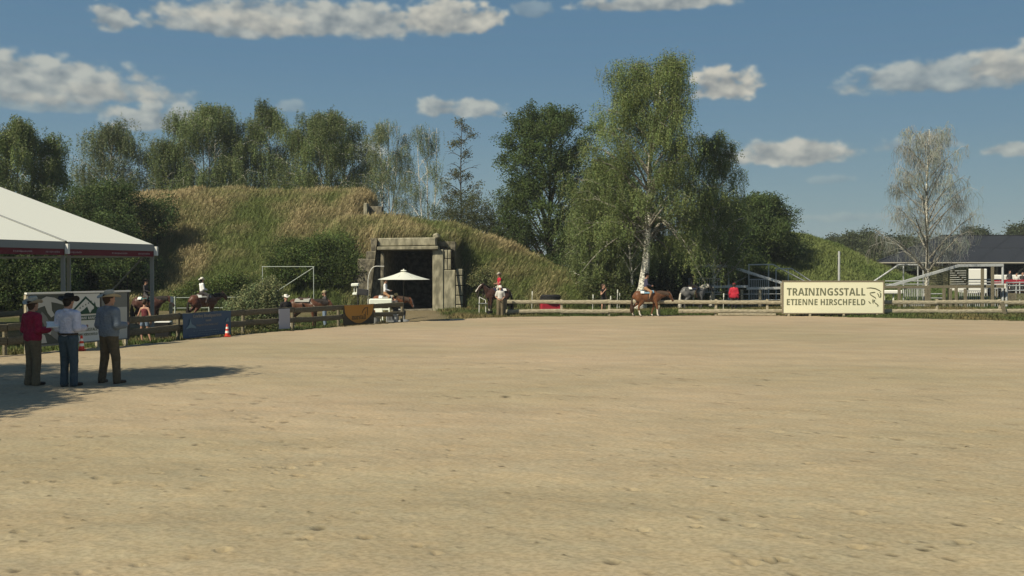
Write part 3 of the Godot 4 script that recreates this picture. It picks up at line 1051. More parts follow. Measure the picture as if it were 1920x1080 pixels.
# One tree: trunk stems, limbs that are parts, and a crown of leaf sprays carried by the limbs.
# shape: half-widths of the crown as fractions of wide, from its foot to its top
func tree(called: String, label: String, category: String, base: Vector3, tall: float, wide: float, o: Dictionary) -> Node3D:
	var r := RandomNumberGenerator.new()
	r.seed = o.get("seed", 1)
	var t := thing(called, label, category, base, 0.0, o.get("group", ""))
	var bark: Material = o.get("bark", M.birch)
	var foot: float = o.get("foot", 0.22)
	var shape: Array = o.get("shape", [0.55, 0.9, 1.0, 0.85, 0.6, 0.25])
	var r0: float = o.get("girth", tall * 0.014)
	var stems: Array = o.get("stems", [Vector2(0, 0)])
	var limbs: int = o.get("limbs", 30)
	var up: float = o.get("up", 0.75)
	var droop: float = o.get("droop", 0.25)
	var subs: int = o.get("subs", 4)
	var per: int = o.get("per", 14)
	var gap: float = o.get("gap", 0.0)
	var hang: bool = o.get("hang", true)
	var tone: Color = o.get("tone", Color(0.07, 0.095, 0.025))
	var xs := []
	var cs := []
	var paths := []
	for st in stems:
		var pts := []
		var rad := []
		var wob: Vector2 = Vector2(r.randf_range(-1, 1), r.randf_range(-1, 1)) * tall * 0.012
		for k in 11:
			var s := k / 10.0
			pts.append(Vector3(st.x * pow(s, 0.8) + sin(s * 7.0) * wob.x + o.get("lean", 0.0) * sin(s * PI) , tall * 0.97 * s, st.y * pow(s, 0.8) + sin(s * 5.0) * wob.y))
			rad.append(lerpf(r0 / sqrt(stems.size()), 0.018, pow(s, o.get("taper", 0.8))) * (1.0 + 0.5 * exp(-s * 30.0)))
		paths.append([pts, rad])
		part("trunk", Geo.new().tube(pts, rad, 9), bark, t)
	var twigs := Geo.new()
	for k in limbs:
		var path: Array = paths[k % stems.size()]
		var f := (k + r.randf()) / limbs
		f = 1.0 - pow(1.0 - f, 1.15) if not o.get("even", false) else f
		var hs := f * (shape.size() - 1)
		var hw := lerpf(shape[int(hs)], shape[mini(int(hs) + 1, shape.size() - 1)], hs - int(hs))
		var reach := wide * hw * r.randf_range(0.62, 1.04)
		var az := k * 2.39996 + r.randf_range(-0.4, 0.4)
		var ht := tall * lerpf(foot, 0.985, f)
		var ho := clampf(ht - reach * up - r.randf() * 0.4, tall * maxf(foot * 0.55, o.get("clear", 0.0) * r.randf_range(0.9, 1.7)), tall * 0.95)
		var s0 := ho / (tall * 0.97) * 10.0
		var i0 := clampi(int(s0), 0, 9)
		var from: Vector3 = (path[0][i0] as Vector3).lerp(path[0][i0 + 1], s0 - i0)
		var out := Vector3(cos(az), 0, sin(az))
		if o.has("open") and f < 0.36 and out.z > 0.45:
			continue
		var centre: Vector3 = from * Vector3(0.6, 0, 0.6)
		var tip := centre + out * reach + Vector3.UP * ht
		var ctl := from.lerp(tip, 0.55) + Vector3.UP * (reach * droop + 0.25)
		var lr: float = minf(path[1][i0] * 0.62, 0.02 + reach * 0.02)
		var pts := []
		var rad := []
		for q in 7:
			var s := q / 6.0
			pts.append(from.lerp(ctl, s).lerp(ctl.lerp(tip, s), s) + Vector3(r.randf_range(-1, 1), r.randf_range(-1, 1), r.randf_range(-1, 1)) * reach * 0.025 * s)
			rad.append(lerpf(lr, 0.012, s))
		part("limb", Geo.new().tube(pts, rad, 6), o.get("limb_bark", bark), t)
		var hue := r.randf_range(0.72, 1.25)
		var thin := 1.0 if r.randf() > gap else 0.15
		for b in subs + 1:
			var sp := pts
			if b > 0:
				var s := r.randf_range(0.3, 0.95)
				var q := clampi(int(s * 6.0), 0, 5)
				var p: Vector3 = (pts[q] as Vector3).lerp(pts[q + 1], s * 6.0 - q)
				var dir := (out.rotated(Vector3.UP, r.randf_range(-1.3, 1.3)) + Vector3.UP * r.randf_range(-0.15, 0.75)).normalized()
				var l: float = reach * r.randf_range(0.22, 0.5) + 0.2
				var e := p + dir * l
				sp = [p, p.lerp(e, 0.5) + Vector3.UP * l * 0.14, e - Vector3.UP * l * droop * 0.6]
				twigs.tube(sp, [lerpf(lr, 0.012, s) * 0.55, 0.010, 0.006], 4, false)
			var cnt := int(per * thin * (1.0 if b > 0 else 1.3))
			for z in cnt:
				var s := r.randf_range(0.25 if b > 0 else 0.4, 1.0)
				var fq := s * (sp.size() - 1)
				var q := mini(int(fq), sp.size() - 2)
				var p: Vector3 = (sp[q] as Vector3).lerp(sp[q + 1], fq - q)
				p += Vector3(r.randfn(), r.randfn() * 0.7, r.randfn()) * o.get("fuzz", 0.2)
				if p.y < 0.1:
					continue
				var sc := r.randf_range(0.7, 1.3)
				var bs := Basis(Vector3.UP, r.randf() * TAU)
				if hang:
					bs = bs * Basis(Vector3.RIGHT, r.randf_range(-0.25, 0.25))
					sc *= clampf(p.y / 1.6, 0.3, 1.0)
				else:
					bs = bs * Basis(Vector3.RIGHT, r.randf_range(-0.7, 0.7))
				xs.append(Transform3D(bs.scaled(Vector3(sc, sc, sc)), p))
				var v := hue * r.randf_range(0.8, 1.22)
				cs.append(Color(tone.r * v * r.randf_range(0.9, 1.15), tone.g * v, tone.b * v * r.randf_range(0.85, 1.15)))
	if twigs.v.size():
		var tw := part("twigs", twigs, o.get("twig_bark", o.get("limb_bark", bark)), t)
		tw.set_meta("kind", "stuff")
	scatter("crown", o.get("spray", M.spray_birch), o.get("leafmat", M.leaf), xs, cs, t)
	return t


# A bush: several stems fanning from the root and leaf clumps filling the uneven volume of a few lobes.
func bush(called: String, label: String, base: Vector3, lobes: Array, count: int, o := {}) -> Node3D:
	var r := RandomNumberGenerator.new()
	r.seed = o.get("seed", 3)
	var t := thing(called, label, o.get("category", "bush"), base, 0.0, o.get("group", ""))
	var g := Geo.new()
	var xs := []
	var cs := []
	var tone: Color = o.get("tone", Color(0.045, 0.075, 0.018))
	var total := 0.0
	for l in lobes:
		total += l[1].x * l[1].y * l[1].z
	for l in lobes:
		var ctr: Vector3 = l[0]
		var rad: Vector3 = l[1]
		for k in 5:
			var e := ctr + Vector3(r.randf_range(-0.7, 0.7), r.randf_range(0.0, 0.8), r.randf_range(-0.7, 0.7)) * rad
			var f := Vector3(ctr.x + r.randf_range(-0.3, 0.3) * rad.x, o.get("root", 0.0), ctr.z + r.randf_range(-0.3, 0.3) * rad.z)
			g.tube([f, f.lerp(e, 0.5) + Vector3(r.randf_range(-0.1, 0.1), 0, r.randf_range(-0.1, 0.1)) * rad, e], [0.045, 0.03, 0.01], 5)
		for k in int(count * rad.x * rad.y * rad.z / total):
			var p := Vector3(r.randfn(), r.randfn(), r.randfn()).normalized()
			var lump := 1.0 + 0.38 * nz.get_noise_3d(p.x * 60.0 + ctr.x * 31.0, p.y * 60.0, p.z * 60.0 + ctr.z * 17.0) * 2.0
			p = ctr + p * rad * lump * pow(r.randf(), 0.28)
			if p.y < o.get("root", 0.0) + 0.05:
				continue
			var s := r.randf_range(0.65, 1.3)
			xs.append(Transform3D((Basis(Vector3.UP, r.randf() * TAU) * Basis(Vector3.RIGHT, r.randf_range(-0.6, 0.6))).scaled(Vector3(s, s, s)), p))
			var v := r.randf_range(0.7, 1.3) * (1.0 + 0.5 * nz.get_noise_3d(p.x * 9.0, p.y * 9.0, p.z * 9.0))
			cs.append(Color(tone.r * v * r.randf_range(0.85, 1.2), tone.g * v, tone.b * v))
	part("stems", g, M.bark, t)
	scatter("foliage", o.get("spray", M.spray_bush), M.leaf, xs, cs, t)
	return t


func on_land(p: Vector3) -> Vector3:
	return Vector3(p.x, maxf(land(p.x, -p.z), mound(p.x, -p.z) if -p.z > 57.0 else -9.0) - 0.05, p.z)


func build_trees() -> void:
	M.spray_birch = strand(0.95, 22, 0.075, 1)
	M.spray_far = strand(1.15, 20, 0.10, 2)
	M.spray_leafy = clump(0.36, 26, 0.115, 3)
	M.spray_bush = clump(0.32, 26, 0.095, 4)
	M.spray_sparse = strand(0.7, 9, 0.075, 5)
	M.spray_twig = bare_twigs(6)
	M.spray_weed = strand(0.5, 16, 0.075, 7)
	var pale := Color(0.165, 0.215, 0.08)
	var mid := Color(0.135, 0.185, 0.06)
	var dark := Color(0.08, 0.12, 0.038)
	var grey := Color(0.165, 0.205, 0.095)
	# the tall birch by the fence and its neighbours
	var b := on_land(at(1196, 545, 57.0))
	tree("birch_tree", "tallest weeping birch with a white leaning trunk behind the ridden chestnut horse", "birch tree", b, 15.2, 4.5, {"seed": 21, "stems": [Vector2(1.5, 0.3)], "girth": 0.36, "taper": 0.62, "lean": -0.2, "open": true, "limbs": 90, "subs": 4, "per": 20, "up": 0.75, "foot": 0.1, "droop": 0.3, "fuzz": 0.28,
		"shape": [0.85, 0.95, 1.0, 0.95, 0.88, 0.78, 0.66, 0.60, 0.42], "tone": Color(0.172, 0.225, 0.08), "clear": 0.24, "limb_bark": M.birch_grey})
	tree("birch_tree", "slender second birch stem forking beside the tallest birch", "birch tree", on_land(at(1186, 545, 57.9)), 7.6, 2.0, {"seed": 22, "stems": [Vector2(-0.3, 0)], "girth": 0.12, "limbs": 14, "subs": 3, "per": 12, "tone": pale, "foot": 0.4})
	tree("birch_tree", "low weeping birch whose curtain of leaves hangs left of the tallest birch", "birch tree", on_land(at(1122, 545, 60.0)), 8.2, 2.1, {"seed": 24, "stems": [Vector2(0.2, 0)], "girth": 0.11, "limbs": 40, "subs": 4, "per": 22, "foot": 0.1, "tone": pale, "shape": [0.9, 1.0, 0.95, 0.85, 0.6, 0.3]})
	tree("birch_tree", "birch with bare lower branches to the right of the tallest birch", "birch tree", on_land(at(1334, 548, 60.0)), 11.2, 2.2, {"seed": 23, "stems": [Vector2(0.25, 0)], "girth": 0.15, "limbs": 34, "subs": 4, "per": 14, "foot": 0.3, "shape": [0.9, 1.0, 0.95, 0.8, 0.6, 0.35], "tone": pale})
	# dead lower limbs of that birch
	var dead := thing("dead_branch", "bare pale dead branches spreading low from the birch right of the tallest birch", "branch", on_land(at(1338, 548, 59.6)))
	for e in [[1, 1.6, 2.2, 3.6, 0.2], [1, 2.2, 2.6, 5.2, -0.2], [1, 1.2, 2.4, 2.2, 0.1], [1, 0.9, 1.4, 1.6, 0.5], [1, 2.6, 1.6, 6.0, 0.3], [-1, 1.9, 1.4, 2.1, 0.2]]:
		part("limb", Geo.new().tube([Vector3(0.03 * e[0], e[1], 0), Vector3(e[2] * 0.5 * e[0], lerpf(e[1], e[3], 0.42), e[4]), Vector3(e[2] * 0.8 * e[0], lerpf(e[1], e[3], 0.8), e[4]), Vector3(e[2] * e[0], e[3], e[4] * 2.0)], [0.045, 0.036, 0.022, 0.008], 6), M.birch_grey, dead)
	tree("broadleaf_tree", "dark green broad crowned tree left of the tallest birch", "tree", on_land(at(1030, 500, 72.0)), 13.6, 4.3, {"seed": 31, "bark": M.bark, "girth": 0.2, "limbs": 60, "subs": 5, "per": 13, "up": 1.0, "foot": 0.08, "hang": false, "spray": M.spray_leafy, "fuzz": 0.32, "gap": 0.08,
		"shape": [0.85, 0.95, 1.0, 1.0, 0.95, 0.8, 0.5], "tone": dark})
	tree("broadleaf_tree", "dark green tree filling the space behind the tallest birch", "tree", on_land(at(1150, 500, 70.0)), 10.2, 3.6, {"seed": 32, "bark": M.bark, "girth": 0.2, "limbs": 36, "subs": 4, "per": 16, "up": 0.9, "foot": 0.08, "hang": false, "spray": M.spray_leafy, "fuzz": 0.35, "tone": dark})
	tree("broadleaf_tree", "dark green tree on the right flank of the birch group", "tree", on_land(at(1352, 500, 69.0)), 6.9, 3.0, {"seed": 33, "bark": M.bark, "girth": 0.2, "limbs": 36, "subs": 4, "per": 13, "up": 0.9, "foot": 0.08, "hang": false, "spray": M.spray_leafy, "fuzz": 0.35, "tone": dark})
	tree("broadleaf_tree", "low dark round tree at the left end of the green mound", "tree", on_land(at(1428, 480, 76.0)), 5.0, 2.9, {"seed": 34, "bark": M.bark, "girth": 0.18, "limbs": 32, "subs": 4, "per": 17, "up": 0.7, "foot": 0.06, "hang": false, "spray": M.spray_leafy, "fuzz": 0.35, "shape": [0.9, 1.0, 1.0, 0.85, 0.6, 0.25], "tone": dark})
	# the thin pale birch before the barn
	tree("bare_birch", "thin nearly leafless birch in front of the dark roofed barn", "birch tree", on_land(at(1736, 548, 61.0)), 11.7, 3.3, {"seed": 41, "girth": 0.16, "limbs": 40, "subs": 4, "per": 5, "up": 0.95, "foot": 0.35, "droop": 0.1, "hang": true, "spray": M.spray_twig, "fuzz": 0.22, "leafmat": M.leaf, "twig_bark": M.twig,
		"limb_bark": M.birch_grey, "shape": [0.85, 1.0, 0.98, 0.85, 0.68, 0.55, 0.4], "tone": Color(0.33, 0.36, 0.31), "stems": [Vector2(0.1, 0)]})
	# along the top of the mound, left to right
	var g := "birches along the top of the bunker mound"
	for e in [
			["drooping birch at the far left edge above the white tent", 28, 218, 66.0, 2.5, 51, pale, 34, 20, true],
			["small drooping birch between the far left birch and the pale one", 92, 250, 68.0, 1.3, 52, mid, 16, 17, true],
			["pale loose crowned birch left of the dark bush on the mound", 205, 226, 84.0, 3.5, 53, grey, 44, 15, false],
			["full rounded birch, leftmost of the three big crowns on the mound", 392, 194, 86.0, 5.4, 54, pale, 66, 20, false],
			["narrow birch between the two widest crowns on the mound", 503, 193, 88.0, 3.7, 55, pale, 46, 17, false],
			["wide domed birch with white stems at the right of the big crowns", 612, 208, 86.0, 5.2, 56, pale, 66, 20, false],
			["low birch on the left flank of the rounded birch", 318, 262, 84.0, 2.3, 57, pale, 28, 15, false],
			["sparse white stemmed birch right of the big crowns", 728, 225, 82.0, 2.7, 58, grey, 40, 11, false],
			["thin half dead birch with white forked stems", 802, 230, 80.0, 2.2, 59, grey, 28, 7, false]]:
		var top := at(e[1], e[2], e[3])
		var foot := on_land(Vector3(top.x, 0, top.z))
		var stems := [Vector2(0.3, 0)] if e[5] < 54 or e[5] == 57 else [Vector2(-0.9, 0.2), Vector2(0.8, -0.2), Vector2(0.1, 0.4)]
		tree("birch_tree", e[0], "birch tree", foot, top.y - foot.y, e[4], {"seed": e[5], "group": g, "stems": stems, "girth": 0.15, "limbs": e[7], "subs": 4, "per": e[8], "tone": e[6], "foot": 0.14, "spray": M.spray_far if e[8] > 14 else M.spray_birch, "fuzz": 0.3, "droop": 0.45 if e[9] else 0.25,
			"gap": 0.0 if e[8] > 16 else 0.25, "shape": [0.85, 1.0, 1.0, 0.95, 0.82, 0.62, 0.3]})
	var top := at(865, 222, 76.0)
	var foot := on_land(Vector3(top.x, 0, top.z))
	tree("pine_tree", "spindly dark stemmed pine with thin tiered branches", "pine tree", foot, top.y - foot.y, 1.9, {"seed": 61, "bark": M.bark, "girth": 0.12, "limbs": 34, "subs": 3, "per": 2, "up": 0.2, "droop": 0.05, "foot": 0.2, "hang": false, "spray": M.spray_leafy, "fuzz": 0.12, "gap": 0.3, "even": true, "shape": [0.8, 0.9, 0.7, 1.0, 0.8, 0.55, 0.25], "tone": Color(0.11, 0.12, 0.06)})
	# trees outside the frame on the left, whose shadows lie on the sand
	for e in [[-14.5, 15.7, 9.0, 71], [-17.0, 13.4, 9.6, 72], [-14.9, 11.9, 7.6, 73], [-19.8, 15.7, 10.0, 74]]:
		tree("roadside_tree", ["", "leafy tree beside the arena left of the three men, nearest the fence", "leafy tree at the left arena edge, set back behind its neighbour", "leafy tree at the left arena edge, nearest the camera", "tallest leafy tree at the left arena edge, farthest from the sand"][e[3] - 70], "tree", Vector3(e[0], -0.1, -e[1]), e[2], 2.5, {"seed": e[3], "limbs": 26, "subs": 3, "per": 11, "foot": 0.25, "tone": mid, "spray": M.spray_leafy, "hang": false, "fuzz": 0.3, "group": "trees beside the arena"})
	# bushes
	var bs := on_land(at(195, 560, 63.0))
	bush("hawthorn_bush", "big dark rounded bush on the left end of the mound behind the tent", bs, [[Vector3(-1.4, 4.6, -1.5), Vector3(2.6, 2.4, 2.2)], [Vector3(0.5, 3.6, 0), Vector3(2.0, 2.0, 2.0)], [Vector3(1.6, 2.0, 0.6), Vector3(1.8, 1.5, 1.5)], [Vector3(-2.8, 2.6, 0), Vector3(2.6, 2.8, 2.2)], [Vector3(-0.4, 6.4, -2.5), Vector3(1.9, 1.5, 1.6)], [Vector3(1.9, 5.6, -4.0), Vector3(1.6, 1.2, 1.4)]], 5200, {"seed": 81, "tone": dark, "spray": M.spray_leafy})
	bush("hawthorn_bush", "dark bush behind the white tent at the left edge", on_land(at(40, 560, 58.0)), [[Vector3(0, 2.6, 0), Vector3(3.0, 2.6, 2.2)], [Vector3(-2.5, 3.6, -1), Vector3(2.4, 3.0, 2)], [Vector3(2.2, 1.6, 0.8), Vector3(1.6, 1.5, 1.4)], [Vector3(-3.5, 1.6, 1.5), Vector3(2.4, 1.8, 1.6)]], 5200, {"seed": 82, "tone": dark, "spray": M.spray_leafy})
	bush("elder_bush", "dense green bush on the slope left of the bunker entrance", on_land(at(600, 575, 58.5)), [[Vector3(0, 1.3, 0), Vector3(2.0, 1.5, 1.1)], [Vector3(-1.7, 1.0, 0.2), Vector3(1.4, 1.1, 1.0)], [Vector3(1.7, 0.9, 0.3), Vector3(1.2, 1.1, 0.9)], [Vector3(0.9, 2.3, -1.2), Vector3(1.2, 0.8, 0.7)], [Vector3(-2.2, 2.0, -1.4), Vector3(1.1, 0.7, 0.7)]], 3000, {"seed": 83, "tone": Color(0.105, 0.15, 0.042)})
	bush("elder_bush", "low green bush at the foot of the slope left of the goal frame", on_land(at(440, 575, 58.5)), [[Vector3(0, 0.9, 0), Vector3(1.6, 1.2, 1.0)], [Vector3(-1.8, 0.7, 0), Vector3(1.5, 1.1, 1.0)]], 2400, {"seed": 84, "tone": Color(0.10, 0.14, 0.036)})
	bush("willow_bush", "tall pale leafed willow scrub between the white shirted rider and the goal frame", on_land(at(478, 600, 42.0)), [[Vector3(0.1, 1.3, 0), Vector3(0.95, 1.0, 0.7)], [Vector3(-0.7, 0.9, 0.2), Vector3(0.7, 0.9, 0.6)], [Vector3(0.65, 1.9, -0.1), Vector3(0.5, 0.75, 0.5)], [Vector3(0.3, 0.5, 0.3), Vector3(1.1, 0.6, 0.6)]], 2300, {"seed": 85, "tone": Color(0.20, 0.235, 0.11), "spray": M.spray_weed})
	bush("willow_bush", "low leafy weeds against the fence under the willow scrub", on_land(at(472, 620, 37.2)), [[Vector3(0, 0.35, 0), Vector3(0.75, 0.38, 0.3)], [Vector3(0.5, 0.3, -0.25), Vector3(0.5, 0.34, 0.3)]], 620, {"seed": 86, "tone": Color(0.12, 0.14, 0.05), "spray": M.spray_weed})
	bush("elder_bush", "dark shrub on the shelf above the bunker entrance", on_land(at(750, 400, 71.0)), [[Vector3(0, 0.9, 0), Vector3(2.2, 1.3, 1.2)], [Vector3(-1.6, 1.3, -0.5), Vector3(1.3, 1.1, 1.0)], [Vector3(2.0, 0.4, 0), Vector3(1.2, 0.9, 1.0)]], 2600, {"seed": 87, "tone": dark})
	bush("undergrowth", "loose scrub between the mound shelf and the broad dark tree", on_land(at(880, 440, 74.0)), [[Vector3(0, 3.0, 0), Vector3(2.6, 3.0, 1.4)], [Vector3(2.8, 2.4, 0), Vector3(2.2, 2.6, 1.3)], [Vector3(-2.2, 2.6, 0.4), Vector3(1.8, 2.0, 1.0)]], 2300, {"seed": 88, "tone": Color(0.10, 0.12, 0.05)})
	bush("undergrowth", "shaded undergrowth behind the trunk of the tallest birch", on_land(at(1215, 560, 63.5)), [[Vector3(-1.5, 1.3, 0), Vector3(2.2, 1.6, 1.2)], [Vector3(1.8, 1.4, -0.8), Vector3(2.4, 2.0, 1.2)], [Vector3(-3.6, 1.6, 0), Vector3(1.5, 1.7, 1.2)]], 3600, {"seed": 89, "tone": Color(0.055, 0.078, 0.026)})
	bush("undergrowth", "green scrub at the foot of the mound left of the tallest birch", on_land(at(1125, 560, 58.0)), [[Vector3(0, 0.9, 0), Vector3(1.1, 1.1, 0.9)], [Vector3(1.2, 0.7, 0.2), Vector3(0.9, 0.9, 0.7)]], 1300, {"seed": 90, "tone": Color(0.105, 0.13, 0.045)})
	bush("undergrowth", "dark scrub behind the left steel chute", on_land(at(1390, 550, 67.0)), [[Vector3(0, 1.2, 0), Vector3(2.4, 1.5, 1.0)], [Vector3(2.6, 0.9, -0.6), Vector3(1.7, 1.1, 1.0)]], 2200, {"seed": 91, "tone": Color(0.06, 0.085, 0.028)})
	bush("sapling", "small pale leafed sapling on the slope above the dark bay horse's head", on_land(at(900, 575, 57.6)), [[Vector3(-0.1, 1.5, 0), Vector3(0.5, 0.35, 0.35)], [Vector3(0.25, 1.85, 0), Vector3(0.3, 0.3, 0.25)]], 90, {"seed": 97, "tone": Color(0.19, 0.21, 0.09), "category": "sapling"})
	# the far wood on the right
	for e in [[1610, 440, 150.0, 5.5, 92], [1655, 452, 145.0, 4.4, 93], [1700, 452, 150.0, 4.4, 94], [1575, 452, 155.0, 4.0, 95], [1830, 436, 165.0, 3.4, 96], [1915, 428, 160.0, 3.6, 97], [1745, 458, 150.0, 4.0, 98]]:
		var tp := at(e[0], e[1], e[2])
		tree("distant_tree", ["tallest dark tree in the far wood left of the barn", "far tree right behind the tallest one of the far wood", "far tree nearest the left slope of the barn roof", "far tree just above the green mound", "treetop showing over the middle of the barn roof", "treetop over the barn roof at the right edge", "far tree behind the bare birch"][e[4] - 92], "tree", Vector3(tp.x, -0.05, tp.z), tp.y, e[3], {"seed": e[4], "bark": M.bark, "limbs": 26, "subs": 3, "per": 14, "foot": 0.1, "hang": false, "spray": far_clump(), "fuzz": 0.6, "tone": Color(0.08, 0.10, 0.045), "group": "far wood behind the barn", "shape": [0.9, 1.0, 1.0, 0.9, 0.7, 0.3]})


func far_clump() -> ArrayMesh:
	if not M.has("spray_distant"):
		M.spray_distant = clump(0.75, 30, 0.24, 9)
	return M.spray_distant


# ---------- built things

func lettering(text: String, wide: float, high: float, m: Material, parent: Node, where: Vector3, bold := true, called := "lettering", serif := false) -> void:
	var f := SystemFont.new()
	f.font_names = PackedStringArray(["Droid Serif" if serif else "Droid Sans"])
	f.font_weight = 700 if bold else 400
	var t := TextMesh.new()
	t.text = text
	t.font = f
	t.font_size = 48
	t.pixel_size = 0.01
	t.depth = 0.02
	t.curve_step = 2.0
	var o := MeshInstance3D.new()
	o.name = called
	o.mesh = t
	o.material_override = m
	var b := t.get_aabb()
	o.scale = Vector3(wide / maxf(b.size.x, 0.01), high / maxf(b.size.y, 0.01), 0.3)
	o.position = where - Vector3(b.get_center().x * o.scale.x, b.get_center().y * o.scale.y, 0)
	parent.add_child(o, true)


# a board standing along the line from a to b (x, depth); its x runs along that line, its z faces the arena
func board_root(called: String, label: String, category: String, a: Vector2, b: Vector2, y := 0.0, out := 0.0) -> Node3D:
	var th := atan2(b.y - a.y, b.x - a.x)
	var nn := Vector3(sin(th), 0, cos(th))
	return thing(called, label, category, Vector3(a.x, y, -a.y) + nn * out, th)


func flat_poly(pts: Array, m: Material, parent: Node, called: String, z: float, thick := 0.008, at_ := Vector2.ZERO, sc := 1.0) -> void:
	var p := PackedVector2Array()
	for q in pts:
		p.append(Vector2(q[0], q[1]) * sc + at_)
	part(called, Geo.new().plate(p, thick, Transform3D(Basis(), Vector3(0, 0, z))), m, parent)


func star(cx: float, cy: float, r: float) -> Array:
	var a := []
	for k in 10:
		var q := r if k % 2 == 0 else r * 0.42
		a.append([cx + q * sin(k * PI / 5.0), cy + q * cos(k * PI / 5.0)])
	return a


const LEFT_FENCE := [Vector2(-15.6, 22.4), Vector2(-13.85, 26.3), Vector2(-12.15, 30.2), Vector2(-11.25, 32.5), Vector2(-9.95, 35.7), Vector2(-8.65, 38.1), Vector2(-7.28, 40.6), Vector2(-6.2, 42.35), Vector2(-4.98, 44.0)]


func rail(g: Geo, a: Vector3, b: Vector3, high: float, deep: float, seed_: int) -> Geo:
	# a sawn board whose edges wander a little
	var r := RandomNumberGenerator.new()
	r.seed = seed_
	var z := (b - a).normalized()
	var x := Vector3.UP.cross(z).normalized()
	var start := g.v.size()
	var prof := [Vector2(-1, -0.8), Vector2(-1, 0.8), Vector2(-0.8, 1), Vector2(0.8, 1), Vector2(1, 0.8), Vector2(1, -0.8), Vector2(0.8, -1), Vector2(-0.8, -1)]
	var dv := [0.0, 0.0, 0.0, 0.0]
	for k in 4:
		var p := a.lerp(b, k / 3.0) + Vector3.UP * r.randf_range(-0.012, 0.012)
		var h := high * r.randf_range(0.94, 1.05)
		for e in 8:
			var o: Vector3 = x * prof[e].x * deep * 0.5 + Vector3.UP * prof[e].y * h * 0.5
			g.vert(p + o, (x * prof[e].x + Vector3.UP * prof[e].y * 0.5).normalized() if absf(prof[e].x) == 1.0 else Vector3.UP * signf(prof[e].y))
	for k in 3:
		for e in 8:
			var i := start + k * 8 + e
			var j := start + k * 8 + (e + 1) % 8
			g.face(i, j, j + 8)
			g.face(i, j + 8, i + 8)
	for e in [0, 3]:
		for q in range(1, 7):
			var i: int = start + e * 8
			g.tri(g.v[i], g.v[i + q], g.v[i + q + 1], z * (-1.0 if e == 0 else 1.0))
	return g


